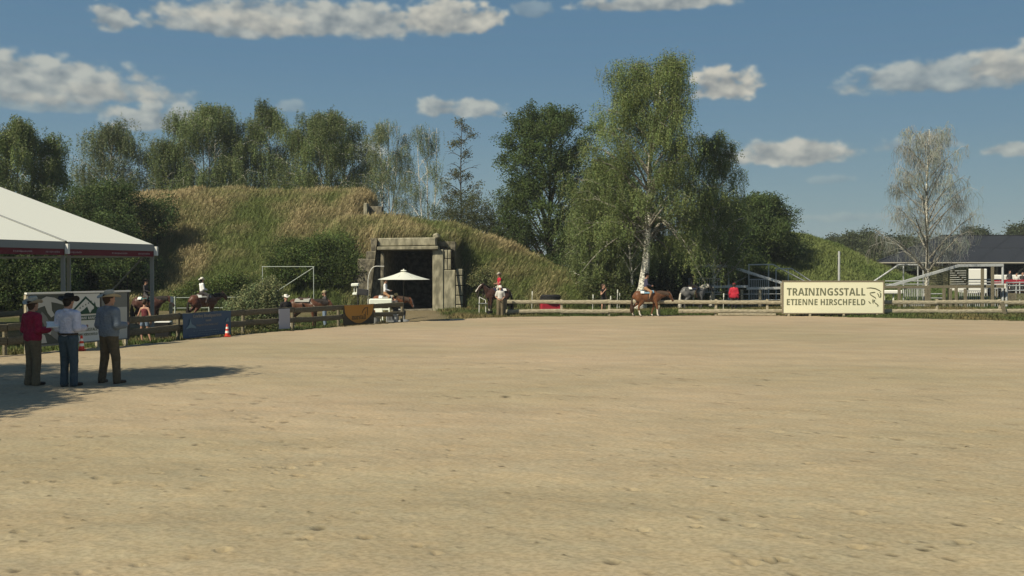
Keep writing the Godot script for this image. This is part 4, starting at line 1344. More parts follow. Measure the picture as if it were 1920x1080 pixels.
func build_fences() -> void:
	var t := thing("wooden_fence", "dark shaded two rail board fence along the left side of the arena", "fence")
	for k in LEFT_FENCE.size():
		var p: Vector2 = LEFT_FENCE[k]
		var th := 1.14
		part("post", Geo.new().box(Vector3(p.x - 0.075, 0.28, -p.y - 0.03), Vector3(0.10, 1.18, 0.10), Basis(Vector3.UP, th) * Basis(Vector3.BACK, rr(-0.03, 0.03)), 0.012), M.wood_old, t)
		if k < LEFT_FENCE.size() - 1:
			var q: Vector2 = LEFT_FENCE[k + 1]
			for h in [0.79, 0.40]:
				var a := Vector3(p.x, h + rr(-0.02, 0.02), -p.y)
				var b := Vector3(q.x, h + rr(-0.02, 0.02), -q.y)
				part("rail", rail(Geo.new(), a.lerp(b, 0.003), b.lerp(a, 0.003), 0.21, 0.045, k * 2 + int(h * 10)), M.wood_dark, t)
	t = thing("wooden_fence", "sunlit pale two rail board fence across the far end of the arena", "fence")
	var xs := [-0.35, 2.6, 5.1, 7.7, 10.7, 13.4, 16.2, 19.0, 22.3, 25.6, 28.9]
	for k in xs.size():
		var y := 0.36
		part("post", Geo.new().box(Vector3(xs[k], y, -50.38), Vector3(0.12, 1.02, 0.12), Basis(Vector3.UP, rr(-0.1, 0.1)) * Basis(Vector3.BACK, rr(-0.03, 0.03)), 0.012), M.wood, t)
		if k < xs.size() - 1:
			for h in [0.72, 0.255]:
				var a := Vector3(xs[k] - 0.05, h + rr(-0.02, 0.02), -50.29)
				var b := Vector3(xs[k + 1] - 0.055, h + rr(-0.02, 0.02), -50.29)
				if h < 0.5 and k == 2:
					b = a.lerp(b, 0.45)
				if h < 0.5 and k == 3:
					a = a.lerp(b, 0.36)
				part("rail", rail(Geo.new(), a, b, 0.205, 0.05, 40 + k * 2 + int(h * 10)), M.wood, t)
	var o := part("corner_post", Geo.new().box(Vector3(0, 0.42, 0), Vector3(0.24, 0.95, 0.2), Basis(Vector3.BACK, -0.13), 0.03), M.wood_old, self, Vector3(-0.42, 0, -49.95))
	tag(o, "short thick leaning timber post at the left end of the pale fence", "post")
	o = part("ground_plank", rail(Geo.new(), Vector3(10.75, 0.09, -50.05), Vector3(13.75, 0.08, -50.0), 0.12, 0.05, 77), M.wood, self)
	tag(o, "loose plank lying along the foot of the pale fence left of the cream sign", "plank")
	o = part("leaning_board", Geo.new().box(Vector3(0, 0.36, 0), Vector3(0.20, 0.78, 0.04), Basis(Vector3.BACK, 0.24), 0.008), M.wood_old, self, at(1882, 592, 50.1) * Vector3(1, 0, 1))
	tag(o, "short board leaning against the pale fence near the right edge", "board")
	# white plastic posts of the electric fence behind the pale fence
	var k := 0
	for e in [[958, 552, 53.5], [997, 547, 55.0], [1111, 553, 54.5], [1144, 556, 53.5], [1157, 506 + 38, 55.5], [1356, 551, 54.5], [1161, 550, 57.0]]:
		var p := at(e[0], e[1], e[2])
		var h := p.y + 0.02
		var r := thing("fence_stake", ["white plastic stake beside the dark bay horse's tail", "white plastic stake left of the big black tyre", "white plastic stake just left of the woman in black", "white plastic stake right of the woman in black", "tall white stake before the forked birch stem", "white plastic stake left of the person in the red jacket", "white stake half hidden by the chestnut horse's tail"][k], "stake", Vector3(p.x, 0, p.z), 0, "white electric fence stakes")
		part("shaft", Geo.new().rod(Vector3.ZERO, Vector3(0.03, h, 0), 0.014, 6), M.post_white, r)
		part("cap", Geo.new().box(Vector3(0.03, h - 0.1, 0), Vector3(0.055, 0.22, 0.045), Basis(), 0.008), M.post_white, r)
		k += 1
	# pipe fence behind the left fence
	t = thing("pipe_fence", "thin two rail pale fence behind the red bay horse", "fence")
	for e in [[328, 53.0], [392, 53.5], [455, 54.0]]:
		var p := at(e[0], 590, e[1])
		part("post", Geo.new().rod(Vector3(p.x, -0.5, p.z), Vector3(p.x, 0.95, p.z), 0.035, 8), M.wire, t)
	for y in [0.88, 0.3]:
		var a := at(324, 560, 53.0)
		var b := at(456, 560, 54.0)
		part("rail", Geo.new().rod(Vector3(a.x, y, a.z), Vector3(b.x, y, b.z), 0.025, 6), M.wire, t)
	t = thing("rail_fence", "low brown single rail barrier in the shade under the marquee", "fence")
	for e in [[-8, 33.0], [40, 35.6]]:
		var q := at(e[0], 600, e[1])
		part("post", Geo.new().box(Vector3(q.x, 0.3, q.z), Vector3(0.1, 1.3, 0.1), Basis(), 0.01), M.wood_old, t)
	part("rail", rail(Geo.new(), Vector3(at(-30, 590, 32.0).x, 0.83, -32.0), Vector3(at(46, 590, 35.7).x, 0.80, -35.7), 0.2, 0.05, 91), M.wood_dark, t)
	var sp := at(324, 562, 44.0)
	t = thing("notice_post", "grey post with a small white notice plate behind the black box", "notice post", Vector3(sp.x, -0.25, sp.z))
	part("post", Geo.new().box(Vector3(-0.09, 0.55, 0), Vector3(0.13, 1.1, 0.13), Basis(), 0.01), M.wood, t)
	part("stick", Geo.new().rod(Vector3(0, 0.9, 0.08), Vector3(0, 1.3, 0.08), 0.02, 6), M.wood, t)
	part("plate", Geo.new().box(Vector3(0, 1.3, 0.11), Vector3(0.14, 0.27, 0.01)), M.white, t)


func build_tent() -> void:
	var t := thing("marquee", "large white marquee with a maroon banner under its eave at the left edge", "tent", Vector3(-15.0, 0, -40.2), atan2(0.899, -0.438) - PI)
	# local x runs from the far gable towards the camera's left, local z from the ridge out to the near eave
	t.rotation.y = 0.0
	var e := Vector3(-0.438, 0, 0.899)
	var p := Vector3(-0.899, 0, -0.438)
	var at_ := func(k: float, s: float, y: float) -> Vector3: return e * k * 4.34 + p * s + Vector3.UP * y
	var rise := func(s: float) -> float: return 3.46 + 0.29 * minf(s, 20.0 - s)
	for k in 4:
		for s in ([0.0, 5.0, 10.0, 15.0, 20.0] if k == 0 else [0.0, 20.0]):
			var top: float = rise.call(s) - 0.12
			part("leg", Geo.new().bar(at_.call(k, s + 0.1, -0.35), at_.call(k, s + 0.1, top), 0.11, 0.15, 0.012), M.alu, t)
		for s in [0.0, 10.0]:
			part("rafter", Geo.new().bar(at_.call(k, s + 0.1, rise.call(s) - 0.14), at_.call(k, s + 10.0, rise.call(s + 10.0) - 0.14), 0.12, 0.2), M.alu, t)
		if k < 3:
			for s in [0.0, 10.0]:
				# each bay's sheet sags a little between the rafters
				var g := Geo.new()
				var start := 0
				for i in 9:
					for j in 9:
						var ss: float = s + j * 1.25
						var sag := 0.11 * sin(i / 8.0 * PI) * sin(j / 8.0 * PI)
						var a := 0.985 if i == 8 else (0.015 if i == 0 else i / 8.0)
						if j == 0 and s == 0.0: ss = -0.08
						g.vert(at_.call(k + a, ss, rise.call(ss) - sag), (Vector3.UP + p * (-0.29 if s < 5.0 else 0.29)).normalized())
				for i in 8:
					for j in 8:
						var q := start + i * 9 + j
						g.face(q, q + 1, q + 10)
						g.face(q, q + 10, q + 9)
				part("roof_sheet", g, M.canvas, t)
			part("seam", Geo.new().bar(at_.call(k + 1, -0.06, rise.call(0.0) + 0.005), at_.call(k + 1, 10.0, rise.call(10.0) + 0.005), 0.10, 0.03), M.valance, t)
			part("valance", Geo.new().bar(at_.call(k + 0.02, -0.09, 3.31), at_.call(k + 0.98, -0.09, 3.31), 0.012, 0.28), M.valance, t)
			var ban := part("banner", Geo.new().bar(at_.call(k + 0.015, -0.055, 3.055), at_.call(k + 0.985, -0.055, 3.055), 0.008, 0.235), M.maroon, t)
			var words := Node3D.new()
			words.name = "banner_print"
			ban.add_child(words, true)
			words.position = at_.call(k + 0.5, -0.062, 3.05)
			words.rotation.y = atan2(0.899, 0.438)
			# faded print, too far away to read
			for q in [[-1.75, 0.62], [0.35, 0.72], [1.62, 0.62]]:
				var r := RandomNumberGenerator.new()
				r.seed = int(q[0] * 10.0) + 40
				var g := Geo.new()
				var x: float = q[0] - q[1] * 0.5
				while x < q[0] + q[1] * 0.5:
					var w := r.randf_range(0.022, 0.04)
					g.box(Vector3(x, r.randf_range(-0.006, 0.006), 0.008), Vector3(w, r.randf_range(0.045, 0.07), 0.004))
					x += w + r.randf_range(0.012, 0.028)
				part("print", g, M.faded, words)
			part("eave_purlin", Geo.new().bar(at_.call(k, 0.12, 3.36), at_.call(k + 1, 0.12, 3.36), 0.1, 0.14), M.alu, t)
		part("corner_cover", Geo.new().bar(at_.call(k, -0.14, 2.98), at_.call(k, -0.14, 3.36), 0.15, 0.13, 0.01), M.white, t)
	part("ridge_purlin", Geo.new().bar(at_.call(0, 10, 6.2), at_.call(3, 10, 6.2), 0.1, 0.14), M.alu, t)
	part("gable_beam", Geo.new().bar(at_.call(0, 0, 2.96), at_.call(0, 20, 2.96), 0.07, 0.09), M.alu, t)
	part("brace", Geo.new().rod(at_.call(0.01, 0.55, 2.92), at_.call(0.03, 2.9, 1.05), 0.032, 8), M.alu, t)
	part("knee_brace", Geo.new().rod(at_.call(0.0, 0.5, 2.92), at_.call(0.0, 0.12, 2.55), 0.022, 6), M.dark_metal, t)
	part("tie_strap", Geo.new().rod(at_.call(-0.03, -0.04, 2.9), at_.call(-0.035, -0.03, 2.35), 0.012, 5), M.dark_metal, t)


func build_signs() -> void:
	# the cream sign
	var s := at(1562, 557.5, 49.75)
	var t := thing("sign_board", "long cream sign with green lettering and horse emblem before the far fence", "sign", Vector3(s.x, 0, s.z))
	var c := s.y
	var px := 49.75 / F
	part("panel", Geo.new().box(Vector3(0, c, 0), Vector3(5.16, 1.62, 0.03)), M.sign_cream, t)
	for e in [[0.0, c + 0.835, 5.3, 0.06], [0.0, c - 0.835, 5.3, 0.06]]:
		part("frame_bar", Geo.new().box(Vector3(e[0], e[1], 0.005), Vector3(e[2], e[3], 0.07), Basis(), 0.006), M.sign_frame, t)
	for e in [-2.615, 2.615]:
		part("frame_bar", Geo.new().box(Vector3(e, c, 0.005), Vector3(0.065, 1.60, 0.07), Basis(), 0.006), M.sign_frame, t)
	for e in [-2.3, -1.2, 0.55, 2.3]:
		part("foot", Geo.new().box(Vector3(e, 0.05, -0.03), Vector3(0.1, 0.16, 0.22), Basis(), 0.01), M.wood, t)
	for e in [-2.3, 2.3]:
		part("stay", Geo.new().bar(Vector3(e, 1.4, -0.05), Vector3(e, 0.05, -0.45), 0.05, 0.05), M.wood, t)
	lettering("TRAININGSSTALL", 147 * px, 13.8 * px, M.sign_ink, t, Vector3((1548.5 - 1562) * px, c + (557.5 - 547) * px, 0.022))
	lettering("ETIENNE HIRSCHFELD", 147 * px, 11.2 * px, M.sign_ink, t, Vector3((1548.5 - 1562) * px, c + (557.5 - 566.3) * px, 0.022))
	# emblem: brush strokes of a sliding horse and its rider
	var em := Node3D.new()
	em.name = "emblem"
	t.add_child(em, true)
	em.position = Vector3((1637.5 - 1562) * px, c, 0.022)
	for st in [[[-0.36, 0.48], [-0.15, 0.5], [0.1, 0.46], [0.3, 0.36], [0.38, 0.30]], [[-0.17, 0.24], [-0.02, 0.26], [0.08, 0.27]], [[-0.19, 0.24], [-0.16, 0.14], [-0.02, 0.05], [0.1, -0.02], [0.12, -0.08]], [[0.19, 0.21], [0.25, 0.14], [0.28, 0.02]],
			[[0.31, 0.26], [0.37, 0.2], [0.36, 0.05], [0.31, -0.01]], [[-0.25, -0.2], [-0.2, -0.27], [-0.15, -0.3]], [[-0.03, -0.09], [-0.04, -0.2], [-0.03, -0.3]], [[0.02, -0.2], [0.1, -0.3], [0.2, -0.37], [0.25, -0.42], [0.18, -0.45]], [[0.06, -0.13], [0.02, -0.2]]]:
		var pts := []
		var rad := []
		for k in st.size():
			pts.append(Vector3(st[k][0], st[k][1], 0))
			rad.append(0.008 + 0.020 * sin(PI * (k + 0.6) / (st.size() + 0.2)))
		part("stroke", Geo.new().tube(pts, rad, 6), M.sign_ink, em)
	# the board on the left fence
	t = board_root("sign_board", "weathered grey board with horse print and ranch emblem behind the three men", "sign", Vector2(-13.59, 26.8), Vector2(-12.14, 30.25), 0.0, 0.07)
	var L := 3.74
	part("backing", Geo.new().box(Vector3(L / 2, 0.93, 0), Vector3(L, 1.48, 0.03)), M.sign_grey, t)
	part("top_rail", Geo.new().box(Vector3(L / 2, 1.70, 0.0), Vector3(L + 0.1, 0.05, 0.09)), M.white, t)
	for x in [0.04, 1.5, 2.55, L - 0.05]:
		part("post", Geo.new().box(Vector3(x, 0.78, -0.08), Vector3(0.09, 1.75, 0.09)), M.wood, t)
	part("edge_trim", Geo.new().box(Vector3(L - 0.03, 0.93, 0.012), Vector3(0.07, 1.5, 0.04)), M.dark_metal, t)
	# rearing horse print: pale shapes on a dark picture
	part("picture", Geo.new().box(Vector3(0.66, 0.94, 0.02), Vector3(1.22, 1.40, 0.012)), M.photo_dark, t)
	flat_poly([[0.18, 1.22], [0.42, 1.52], [0.62, 1.60], [0.9, 1.56], [1.2, 1.42], [1.24, 1.34], [1.0, 1.40], [0.78, 1.44], [0.8, 1.2], [0.9, 1.06], [0.78, 1.0], [0.66, 1.12], [0.56, 1.34], [0.4, 1.30]], M.photo_pale, t, "horse_print", 0.03)
	flat_poly([[0.45, 1.18], [0.6, 1.05], [0.72, 0.85], [0.9, 0.75], [1.0, 0.5], [1.18, 0.3], [1.1, 0.26], [0.85, 0.42], [0.62, 0.62], [0.5, 0.85], [0.38, 1.0]], M.sign_grey, t, "horse_print", 0.031)
	flat_poly([[0.1, 1.32], [0.3, 1.42], [0.36, 1.36], [0.2, 1.16]], M.photo_pale, t, "horse_print", 0.03)
	flat_poly([[0.62, 0.84], [0.72, 0.9], [0.8, 0.7], [0.74, 0.5], [0.64, 0.56]], M.photo_pale, t, "horse_print", 0.033)
	flat_poly([[0.1, 0.28], [0.62, 0.28], [0.55, 0.5], [0.3, 0.62], [0.1, 0.55]], M.photo_pale, t, "horse_print", 0.03)
	# emblem panel
	part("emblem_panel", Geo.new().box(Vector3(2.02, 0.94, 0.02), Vector3(1.08, 1.42, 0.012)), M.sign_white, t)
	flat_poly([[1.56, 1.06], [1.56, 1.20], [2.02, 1.58], [2.50, 1.20], [2.50, 1.06]], M.logo_green, t, "emblem_roof", 0.030)
	flat_poly([[1.62, 1.08], [1.62, 1.18], [2.02, 1.50], [2.43, 1.18], [2.43, 1.08]], M.sign_white, t, "emblem_field", 0.035)
	flat_poly([[1.62, 1.05], [1.78, 1.10], [1.95, 1.19], [2.06, 1.27], [2.11, 1.17], [2.18, 1.05]], M.logo_green, t, "emblem_hill", 0.040)
	flat_poly([[2.16, 1.05], [2.24, 1.16], [2.32, 1.20], [2.33, 1.32], [2.35, 1.40], [2.38, 1.32], [2.40, 1.22], [2.5, 1.24], [2.54, 1.16], [2.54, 1.05]], M.logo_green, t, "emblem_rider", 0.042)
	for k in 5:
		flat_poly(star(1.80 + k * 0.105, 1.235 + k * 0.045, 0.032), M.logo_green, t, "emblem_star", 0.040)
	part("emblem_band", Geo.new().box(Vector3(2.03, 0.93, 0.032), Vector3(1.0, 0.13, 0.012)), M.logo_green, t)
	lettering("AIRBASE RANCH", 0.86, 0.075, M.sign_white, t, Vector3(2.03, 0.93, 0.042))
	lettering("TRAININGSSTALL", 0.92, 0.09, M.sign_ink, t, Vector3(2.0, 0.58, 0.03))
	lettering("ETIENNE HIRSCHFELD", 0.92, 0.075, M.sign_ink, t, Vector3(2.0, 0.44, 0.03))
	part("pale_panel", Geo.new().box(Vector3(3.15, 0.72, 0.02), Vector3(1.0, 0.98, 0.012)), M.photo_pale, t)
	part("seam", Geo.new().box(Vector3(2.6, 0.93, 0.02), Vector3(0.05, 1.46, 0.02)), M.dark_metal, t)
	# blue banner
	t = board_root("banner", "blue cloth banner with pale lettering tied to the left fence beside a cone", "banner", Vector2(-11.2, 32.45), Vector2(-10.27, 34.85), 0.0, 0.075)
	var W := 2.574
	var g := Geo.new()
	for i in 13:
		for j in 5:
			g.vert(Vector3(W * i / 12.0, 0.05 + 0.85 * j / 4.0 - 0.02 * sin(i * 0.52), 0.012 * sin(i * 1.3 + j)), Vector3(-0.03 * cos(i * 1.3), 0, 1).normalized())
	for i in 12:
		for j in 4:
			var q := i * 5 + j
			g.face(q, q + 1, q + 6)
			g.face(q, q + 6, q + 5)
	part("cloth", g, M.banner_blue, t)
	lettering("Cowboy Headquarters", 1.50, 0.15, M.banner_print, t, Vector3(1.25, 0.77, 0.022), true, "lettering", true)
	lettering("GmbH", 0.30, 0.07, M.banner_print, t, Vector3(1.3, 0.615, 0.022), true, "lettering", true)
	lettering("Support Your local C & F", 1.15, 0.09, M.banner_print, t, Vector3(1.25, 0.46, 0.022), false, "lettering", true)
	for e in [[1.2, 0.27, 1.35, 0.028], [1.35, 0.19, 1.1, 0.024], [1.25, 0.12, 1.9, 0.024]]:
		var lg := Geo.new()
		var x: float = -e[2] * 0.5
		var r := RandomNumberGenerator.new()
		r.seed = int(e[1] * 100)
		while x < e[2] * 0.5:
			var w := r.randf_range(0.02, 0.05)
			lg.box(Vector3(e[0] + x, e[1], 0.02), Vector3(w, e[3], 0.004))
			x += w + r.randf_range(0.012, 0.05)
		part("small_print", lg, M.banner_pale_blue, t)
	flat_poly([[0.12, 0.36], [0.3, 0.5], [0.36, 0.7], [0.42, 0.52], [0.6, 0.44], [0.66, 0.36], [0.4, 0.40]], M.banner_pale_blue, t, "emblem", 0.02)
	flat_poly([[2.22, 0.5], [2.3, 0.62], [2.4, 0.66], [2.44, 0.52]], M.banner_pale_blue, t, "emblem", 0.02)
	# orange banner
	t = board_root("banner", "dark banner with an orange half disc at the end of the left fence", "banner", Vector2(-7.22, 40.72), Vector2(-6.16, 42.42), 0.0, 0.075)
	part("cloth", Geo.new().box(Vector3(1.0, 0.455, 0), Vector3(2.0, 0.85, 0.012)), M.banner_brown, t)
	var half := [[0.06, 0.875], [1.96, 0.875]]
	for k in 13:
		var a := k / 12.0 * PI
		half.append([1.0 + cos(a) * lerpf(0.62, 0.9, pow(absf(cos(a)), 3.0)), 0.60 - sin(a) * 0.52])
	flat_poly(half, M.banner_orange, t, "half_disc", 0.012)
	lettering("marstall", 0.92, 0.22, M.banner_brown, t, Vector3(0.98, 0.36, 0.018), true, "lettering", true)
	g = Geo.new()
	g.tube([Vector3(1.18, 0.50, 0.02), Vector3(1.24, 0.62, 0.02), Vector3(1.38, 0.73, 0.02), Vector3(1.54, 0.76, 0.02), Vector3(1.55, 0.42, 0.02)], [0.012, 0.018, 0.022, 0.02, 0.014], 6)
	g.tube([Vector3(1.40, 0.36, 0.02), Vector3(1.42, 0.56, 0.02), Vector3(1.46, 0.60, 0.02)], [0.010, 0.012, 0.008], 6)
	part("emblem", g, M.banner_brown, t)
	# board hung on the fence
	t = board_root("hung_board", "plain grey board hung on the left fence below the person in black", "board", Vector2(-9.1, 37.25), Vector2(-8.82, 37.75), 0.0, 0.09)
	part("sheet", Geo.new().box(Vector3(0.28, 0.47, 0), Vector3(0.62, 0.78, 0.015), Basis(), 0.004), M.hung_board, t)
	# lane marker cones
	var k := 0
	for e in [[153, 659, 27.9], [426, 634, 33.9]]:
		var p := at(e[0], e[1], e[2])
		t = thing("traffic_cone", ["red and white cone on the sand behind the man in the white shirt", "red and white cone at the right end of the blue banner"][k], "cone", Vector3(p.x, 0.015, p.z), 0, "red and white cones along the left fence")
		part("base", Geo.new().box(Vector3(0, 0.02, 0), Vector3(0.24, 0.035, 0.24), Basis(Vector3.UP, 0.3), 0.01), M.cone_red, t)
		var hs := [0.035, 0.13, 0.21, 0.28, 0.35, 0.44]
		for q in 5:
			var r0: float = lerpf(0.085, 0.03, hs[q] / 0.44)
			var r1: float = lerpf(0.085, 0.03, hs[q + 1] / 0.44)
			part("red_band" if q % 2 == 0 else "white_band", Geo.new().lathe([Vector2(r0, hs[q]), Vector2(r1, hs[q + 1])] + ([Vector2(0.0, 0.44)] if q == 4 else []), 16), M.cone_red if q % 2 == 0 else M.white, t)
		k += 1


func build_bunker() -> void:
	var t := thing("bunker_entrance", "weathered concrete bunker entrance with a dark opening set into the grass mound", "bunker", Vector3(0, 0, -57.4))
	var x0 := -7.62
	var x1 := -4.73
	# right pillar: a lit slab with two columns of blocks stepping down beside it
	part("pillar", Geo.new().box(Vector3(-4.395, 1.72, -0.4), Vector3(0.67, 3.84, 1.4), Basis(), 0.05), M.concrete, t)
	part("pillar_corbel", Geo.new().plate(PackedVector2Array([Vector2(-4.74, 3.1), Vector2(-4.66, 3.45), Vector2(-4.5, 3.64), Vector2(-4.74, 3.66)]), 1.2, Transform3D(Basis(), Vector3(0, 0, -0.4))), M.concrete, t)
	part("low_wall", Geo.new().box(Vector3(-3.705, 1.06, -0.42), Vector3(0.69, 2.72, 1.36), Basis(), 0.04), M.concrete, t)
	for e in [[-3.84, 2.76, 0.36, 0.64], [-3.84, 3.36, 0.36, 0.52]]:
		for s in [-0.1, 0.115]:
			part("block", Geo.new().box(Vector3(e[0] + s, e[1], -0.45 + rr(-0.02, 0.02)), Vector3(0.19, e[3], 1.3), Basis(), 0.03), M.concrete, t)
	var y := -0.15
	for h in [0.50, 0.55, 0.58, 0.60, 0.42]:
		part("block", Geo.new().box(Vector3(-3.145, y + h * 0.5, -0.36 + rr(-0.03, 0.03)), Vector3(0.40, h - 0.035, 1.2), Basis(Vector3.BACK, rr(-0.01, 0.01)), 0.035), M.concrete, t)
		y += h
	# lintel: a thin slab under a deep beam
	part("slab", Geo.new().box(Vector3(-6.18, 3.72, -0.25), Vector3(3.62, 0.20, 1.6), Basis(Vector3.BACK, 0.012), 0.03), M.concrete, t)
	part("beam", Geo.new().box(Vector3(-6.25, 4.09, -0.45), Vector3(3.45, 0.50, 1.4), Basis(Vector3.BACK, 0.014), 0.06), M.concrete, t)
	part("broken_cap", Geo.new().box(Vector3(-4.55, 4.45, -0.45), Vector3(0.36, 0.34, 0.8), Basis(Vector3.BACK, 0.35), 0.08), M.concrete, t)
	# left wing wall, stained and half overgrown
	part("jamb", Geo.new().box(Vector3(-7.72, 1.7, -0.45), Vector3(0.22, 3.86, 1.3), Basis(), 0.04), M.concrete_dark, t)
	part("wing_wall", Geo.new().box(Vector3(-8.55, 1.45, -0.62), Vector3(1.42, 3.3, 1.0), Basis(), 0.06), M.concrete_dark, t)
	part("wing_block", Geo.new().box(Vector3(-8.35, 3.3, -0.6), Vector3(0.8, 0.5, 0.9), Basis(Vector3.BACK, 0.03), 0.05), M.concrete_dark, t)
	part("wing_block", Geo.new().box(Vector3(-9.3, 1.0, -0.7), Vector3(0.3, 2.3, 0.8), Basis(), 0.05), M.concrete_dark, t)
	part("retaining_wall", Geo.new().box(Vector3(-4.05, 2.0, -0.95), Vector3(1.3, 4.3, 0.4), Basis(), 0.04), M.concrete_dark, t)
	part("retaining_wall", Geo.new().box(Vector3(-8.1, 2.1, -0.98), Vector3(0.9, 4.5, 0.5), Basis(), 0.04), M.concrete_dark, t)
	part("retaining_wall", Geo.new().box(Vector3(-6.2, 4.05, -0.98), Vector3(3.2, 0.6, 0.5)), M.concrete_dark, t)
	# the passage behind the opening
	part("tunnel_wall", Geo.new().box(Vector3(x0 - 0.2, 1.75, -6.2), Vector3(0.4, 3.8, 10.0)), M.tunnel, t)
	part("tunnel_wall", Geo.new().box(Vector3(x1 + 0.2, 1.75, -6.2), Vector3(0.4, 3.8, 10.0)), M.tunnel, t)
	part("tunnel_ceiling", Geo.new().box(Vector3((x0 + x1) * 0.5, 3.80, -6.2), Vector3(3.6, 0.3, 10.0)), M.tunnel, t)
	part("tunnel_back", Geo.new().box(Vector3((x0 + x1) * 0.5, 1.75, -11.3), Vector3(3.7, 4.1, 0.3)), M.tunnel, t)
	part("tunnel_floor", Geo.new().box(Vector3((x0 + x1) * 0.5, -0.01, -5.6), Vector3(2.9, 0.10, 11.2)), M.tunnel, t)
	# old vent block standing out of the crest
	var b := at(690, 397, 70.0)
	t = thing("concrete_block", "square concrete stub sticking out of the grass above the bunker entrance", "concrete block", Vector3(b.x, b.y - 0.6, b.z))
	part("wall", Geo.new().box(Vector3(-0.1, 0.55, 0.1), Vector3(0.28, 1.3, 0.9), Basis(), 0.05), M.concrete, t)
	part("wall", Geo.new().box(Vector3(0.55, 0.45, -0.2), Vector3(1.0, 1.1, 0.5), Basis(), 0.05), M.concrete_dark, t)


func build_judge_corner() -> void:
	var p := at(757, 604, 44.6)
	var gy := land(p.x, 44.6)
	var t := thing("parasol", "wide open white parasol over the table at the arena gap", "parasol", Vector3(p.x, gy, p.z))
	var top: float = at(757, 508, 44.6).y - gy
	var edge: float = at(757, 524, 44.6).y - gy
	var R := 1.27
	for k in 8:
		var g := Geo.new()
		var a0 := TAU * k / 8.0 + 0.2
		var start := 0
		for i in 7:
			for j in 7:
				var f := i / 6.0
				var q := j / 6.0
				var d0 := Vector3(cos(a0), 0, sin(a0))
				var d1 := Vector3(cos(a0 + TAU / 8.0), 0, sin(a0 + TAU / 8.0))
				var o := d0.lerp(d1, q) * f * R
				var sag := 0.05 * sin(q * PI) * f + 0.02 * sin(f * PI)
				g.vert(Vector3(o.x, lerpf(top, edge, pow(f, 0.95)) - sag + (0.045 * sin(q * PI) if i == 6 else 0.0), o.z), (d0.lerp(d1, q) * 0.33 + Vector3.UP).normalized())
		for i in 6:
			for j in 6:
				var q := start + i * 7 + j
				g.face(q, q + 1, q + 8)
				g.face(q, q + 8, q + 7)
		part("canopy_panel", g, M.parasol, t)
		var e := Vector3(cos(a0), 0, sin(a0))
		part("rib", Geo.new().rod(Vector3(0, top - 0.04, 0), e * R * 0.98 + Vector3.UP * (edge - 0.015), 0.008, 5), M.grey_plastic, t)
	part("pole", Geo.new().rod(Vector3(0, 0, 0), Vector3(0, top - 0.01, 0), 0.024, 8), M.dark_metal, t)
	part("top_cap", Geo.new().lathe([Vector2(0.16, top - 0.005), Vector2(0.11, top + 0.035), Vector2(0.03, top + 0.05), Vector2(0.02, top + 0.09), Vector2(0, top + 0.1)], 12), M.parasol, t)
	part("foot", Geo.new().lathe([Vector2(0.28, 0), Vector2(0.26, 0.06), Vector2(0.05, 0.1), Vector2(0.04, 0.3), Vector2(0, 0.3)], 14), M.grey_plastic, t)
	# white counter with shelf
	p = at(714, 606, 44.4)
	gy = land(p.x, 44.4)
	t = thing("plastic_counter", "white plastic counter standing behind the fence end under the parasol", "counter", Vector3(p.x, gy, p.z), 0.12)
	part("top", Geo.new().box(Vector3(0, 1.02, 0), Vector3(1.06, 0.26, 0.55), Basis(), 0.04), M.white_plastic, t)
	part("shelf", Geo.new().box(Vector3(-0.06, 0.66, 0), Vector3(0.86, 0.07, 0.5), Basis(), 0.015), M.white_plastic, t)
	part("shelf", Geo.new().box(Vector3(0.0, 0.42, 0), Vector3(0.86, 0.06, 0.5), Basis(), 0.015), M.white_plastic, t)
	for e in [[-0.45, 0.22], [0.38, 0.22], [-0.45, -0.22], [0.38, -0.22]]:
		part("leg", Geo.new().bar(Vector3(e[0] * 1.06, 0.0, e[1]), Vector3(e[0], 0.9, e[1]), 0.12 if e[0] > 0 else 0.07, 0.07, 0.01), M.white_plastic, t)
	# two plastic chairs
	var k := 0
	for e in [[716, 44.0, 2.6], [744, 45.6, -0.94]]:
		p = at(e[0], 606, e[1])
		var c := thing("plastic_chair", ["white plastic chair in front of the white counter", "plastic chair under the seated person in the straw hat"][k], "chair", Vector3(p.x, land(p.x, e[1]), p.z), e[2], "plastic chairs at the parasol")
		var m: Material = M.white_plastic if k == 0 else M.grey_plastic
		part("seat", Geo.new().box(Vector3(0, 0.43, 0), Vector3(0.44, 0.035, 0.44), Basis(), 0.012), m, c)
		part("backrest", Geo.new().box(Vector3(0, 0.68, -0.23), Vector3(0.42, 0.44, 0.03), Basis(Vector3.RIGHT, -0.15), 0.012), m, c)
		for s in [[-0.2, 0.19], [0.2, 0.19], [-0.2, -0.19], [0.2, -0.19]]:
			part("leg", Geo.new().bar(Vector3(s[0] * 1.15, 0, s[1] * 1.15), Vector3(s[0], 0.42, s[1]), 0.045, 0.045, 0.006), m, c)
		k += 1
	# crate and tub
	p = at(735, 607, 43.6)
	t = thing("crate", "grey crate with a white label at the end of the left fence", "crate", Vector3(p.x, land(p.x, 43.6), p.z), 0.2)
	part("body", Geo.new().box(Vector3(0, 0.17, 0), Vector3(0.52, 0.34, 0.36), Basis(), 0.02), M.grey_plastic, t)
	part("rim", Geo.new().box(Vector3(0, 0.345, 0), Vector3(0.56, 0.035, 0.40), Basis(), 0.01), M.grey_plastic, t)
	part("label", Geo.new().box(Vector3(0.14, 0.19, 0.183), Vector3(0.1, 0.09, 0.006)), M.white, t)
	for i in 5:
		part("slot", Geo.new().box(Vector3(-0.2 + i * 0.065, 0.19, 0.181), Vector3(0.03, 0.18, 0.006)), M.black, t)
	p = at(704, 607, 43.2)
	t = thing("tub", "dark round tub left of the grey crate", "tub", Vector3(p.x, land(p.x, 43.2), p.z))
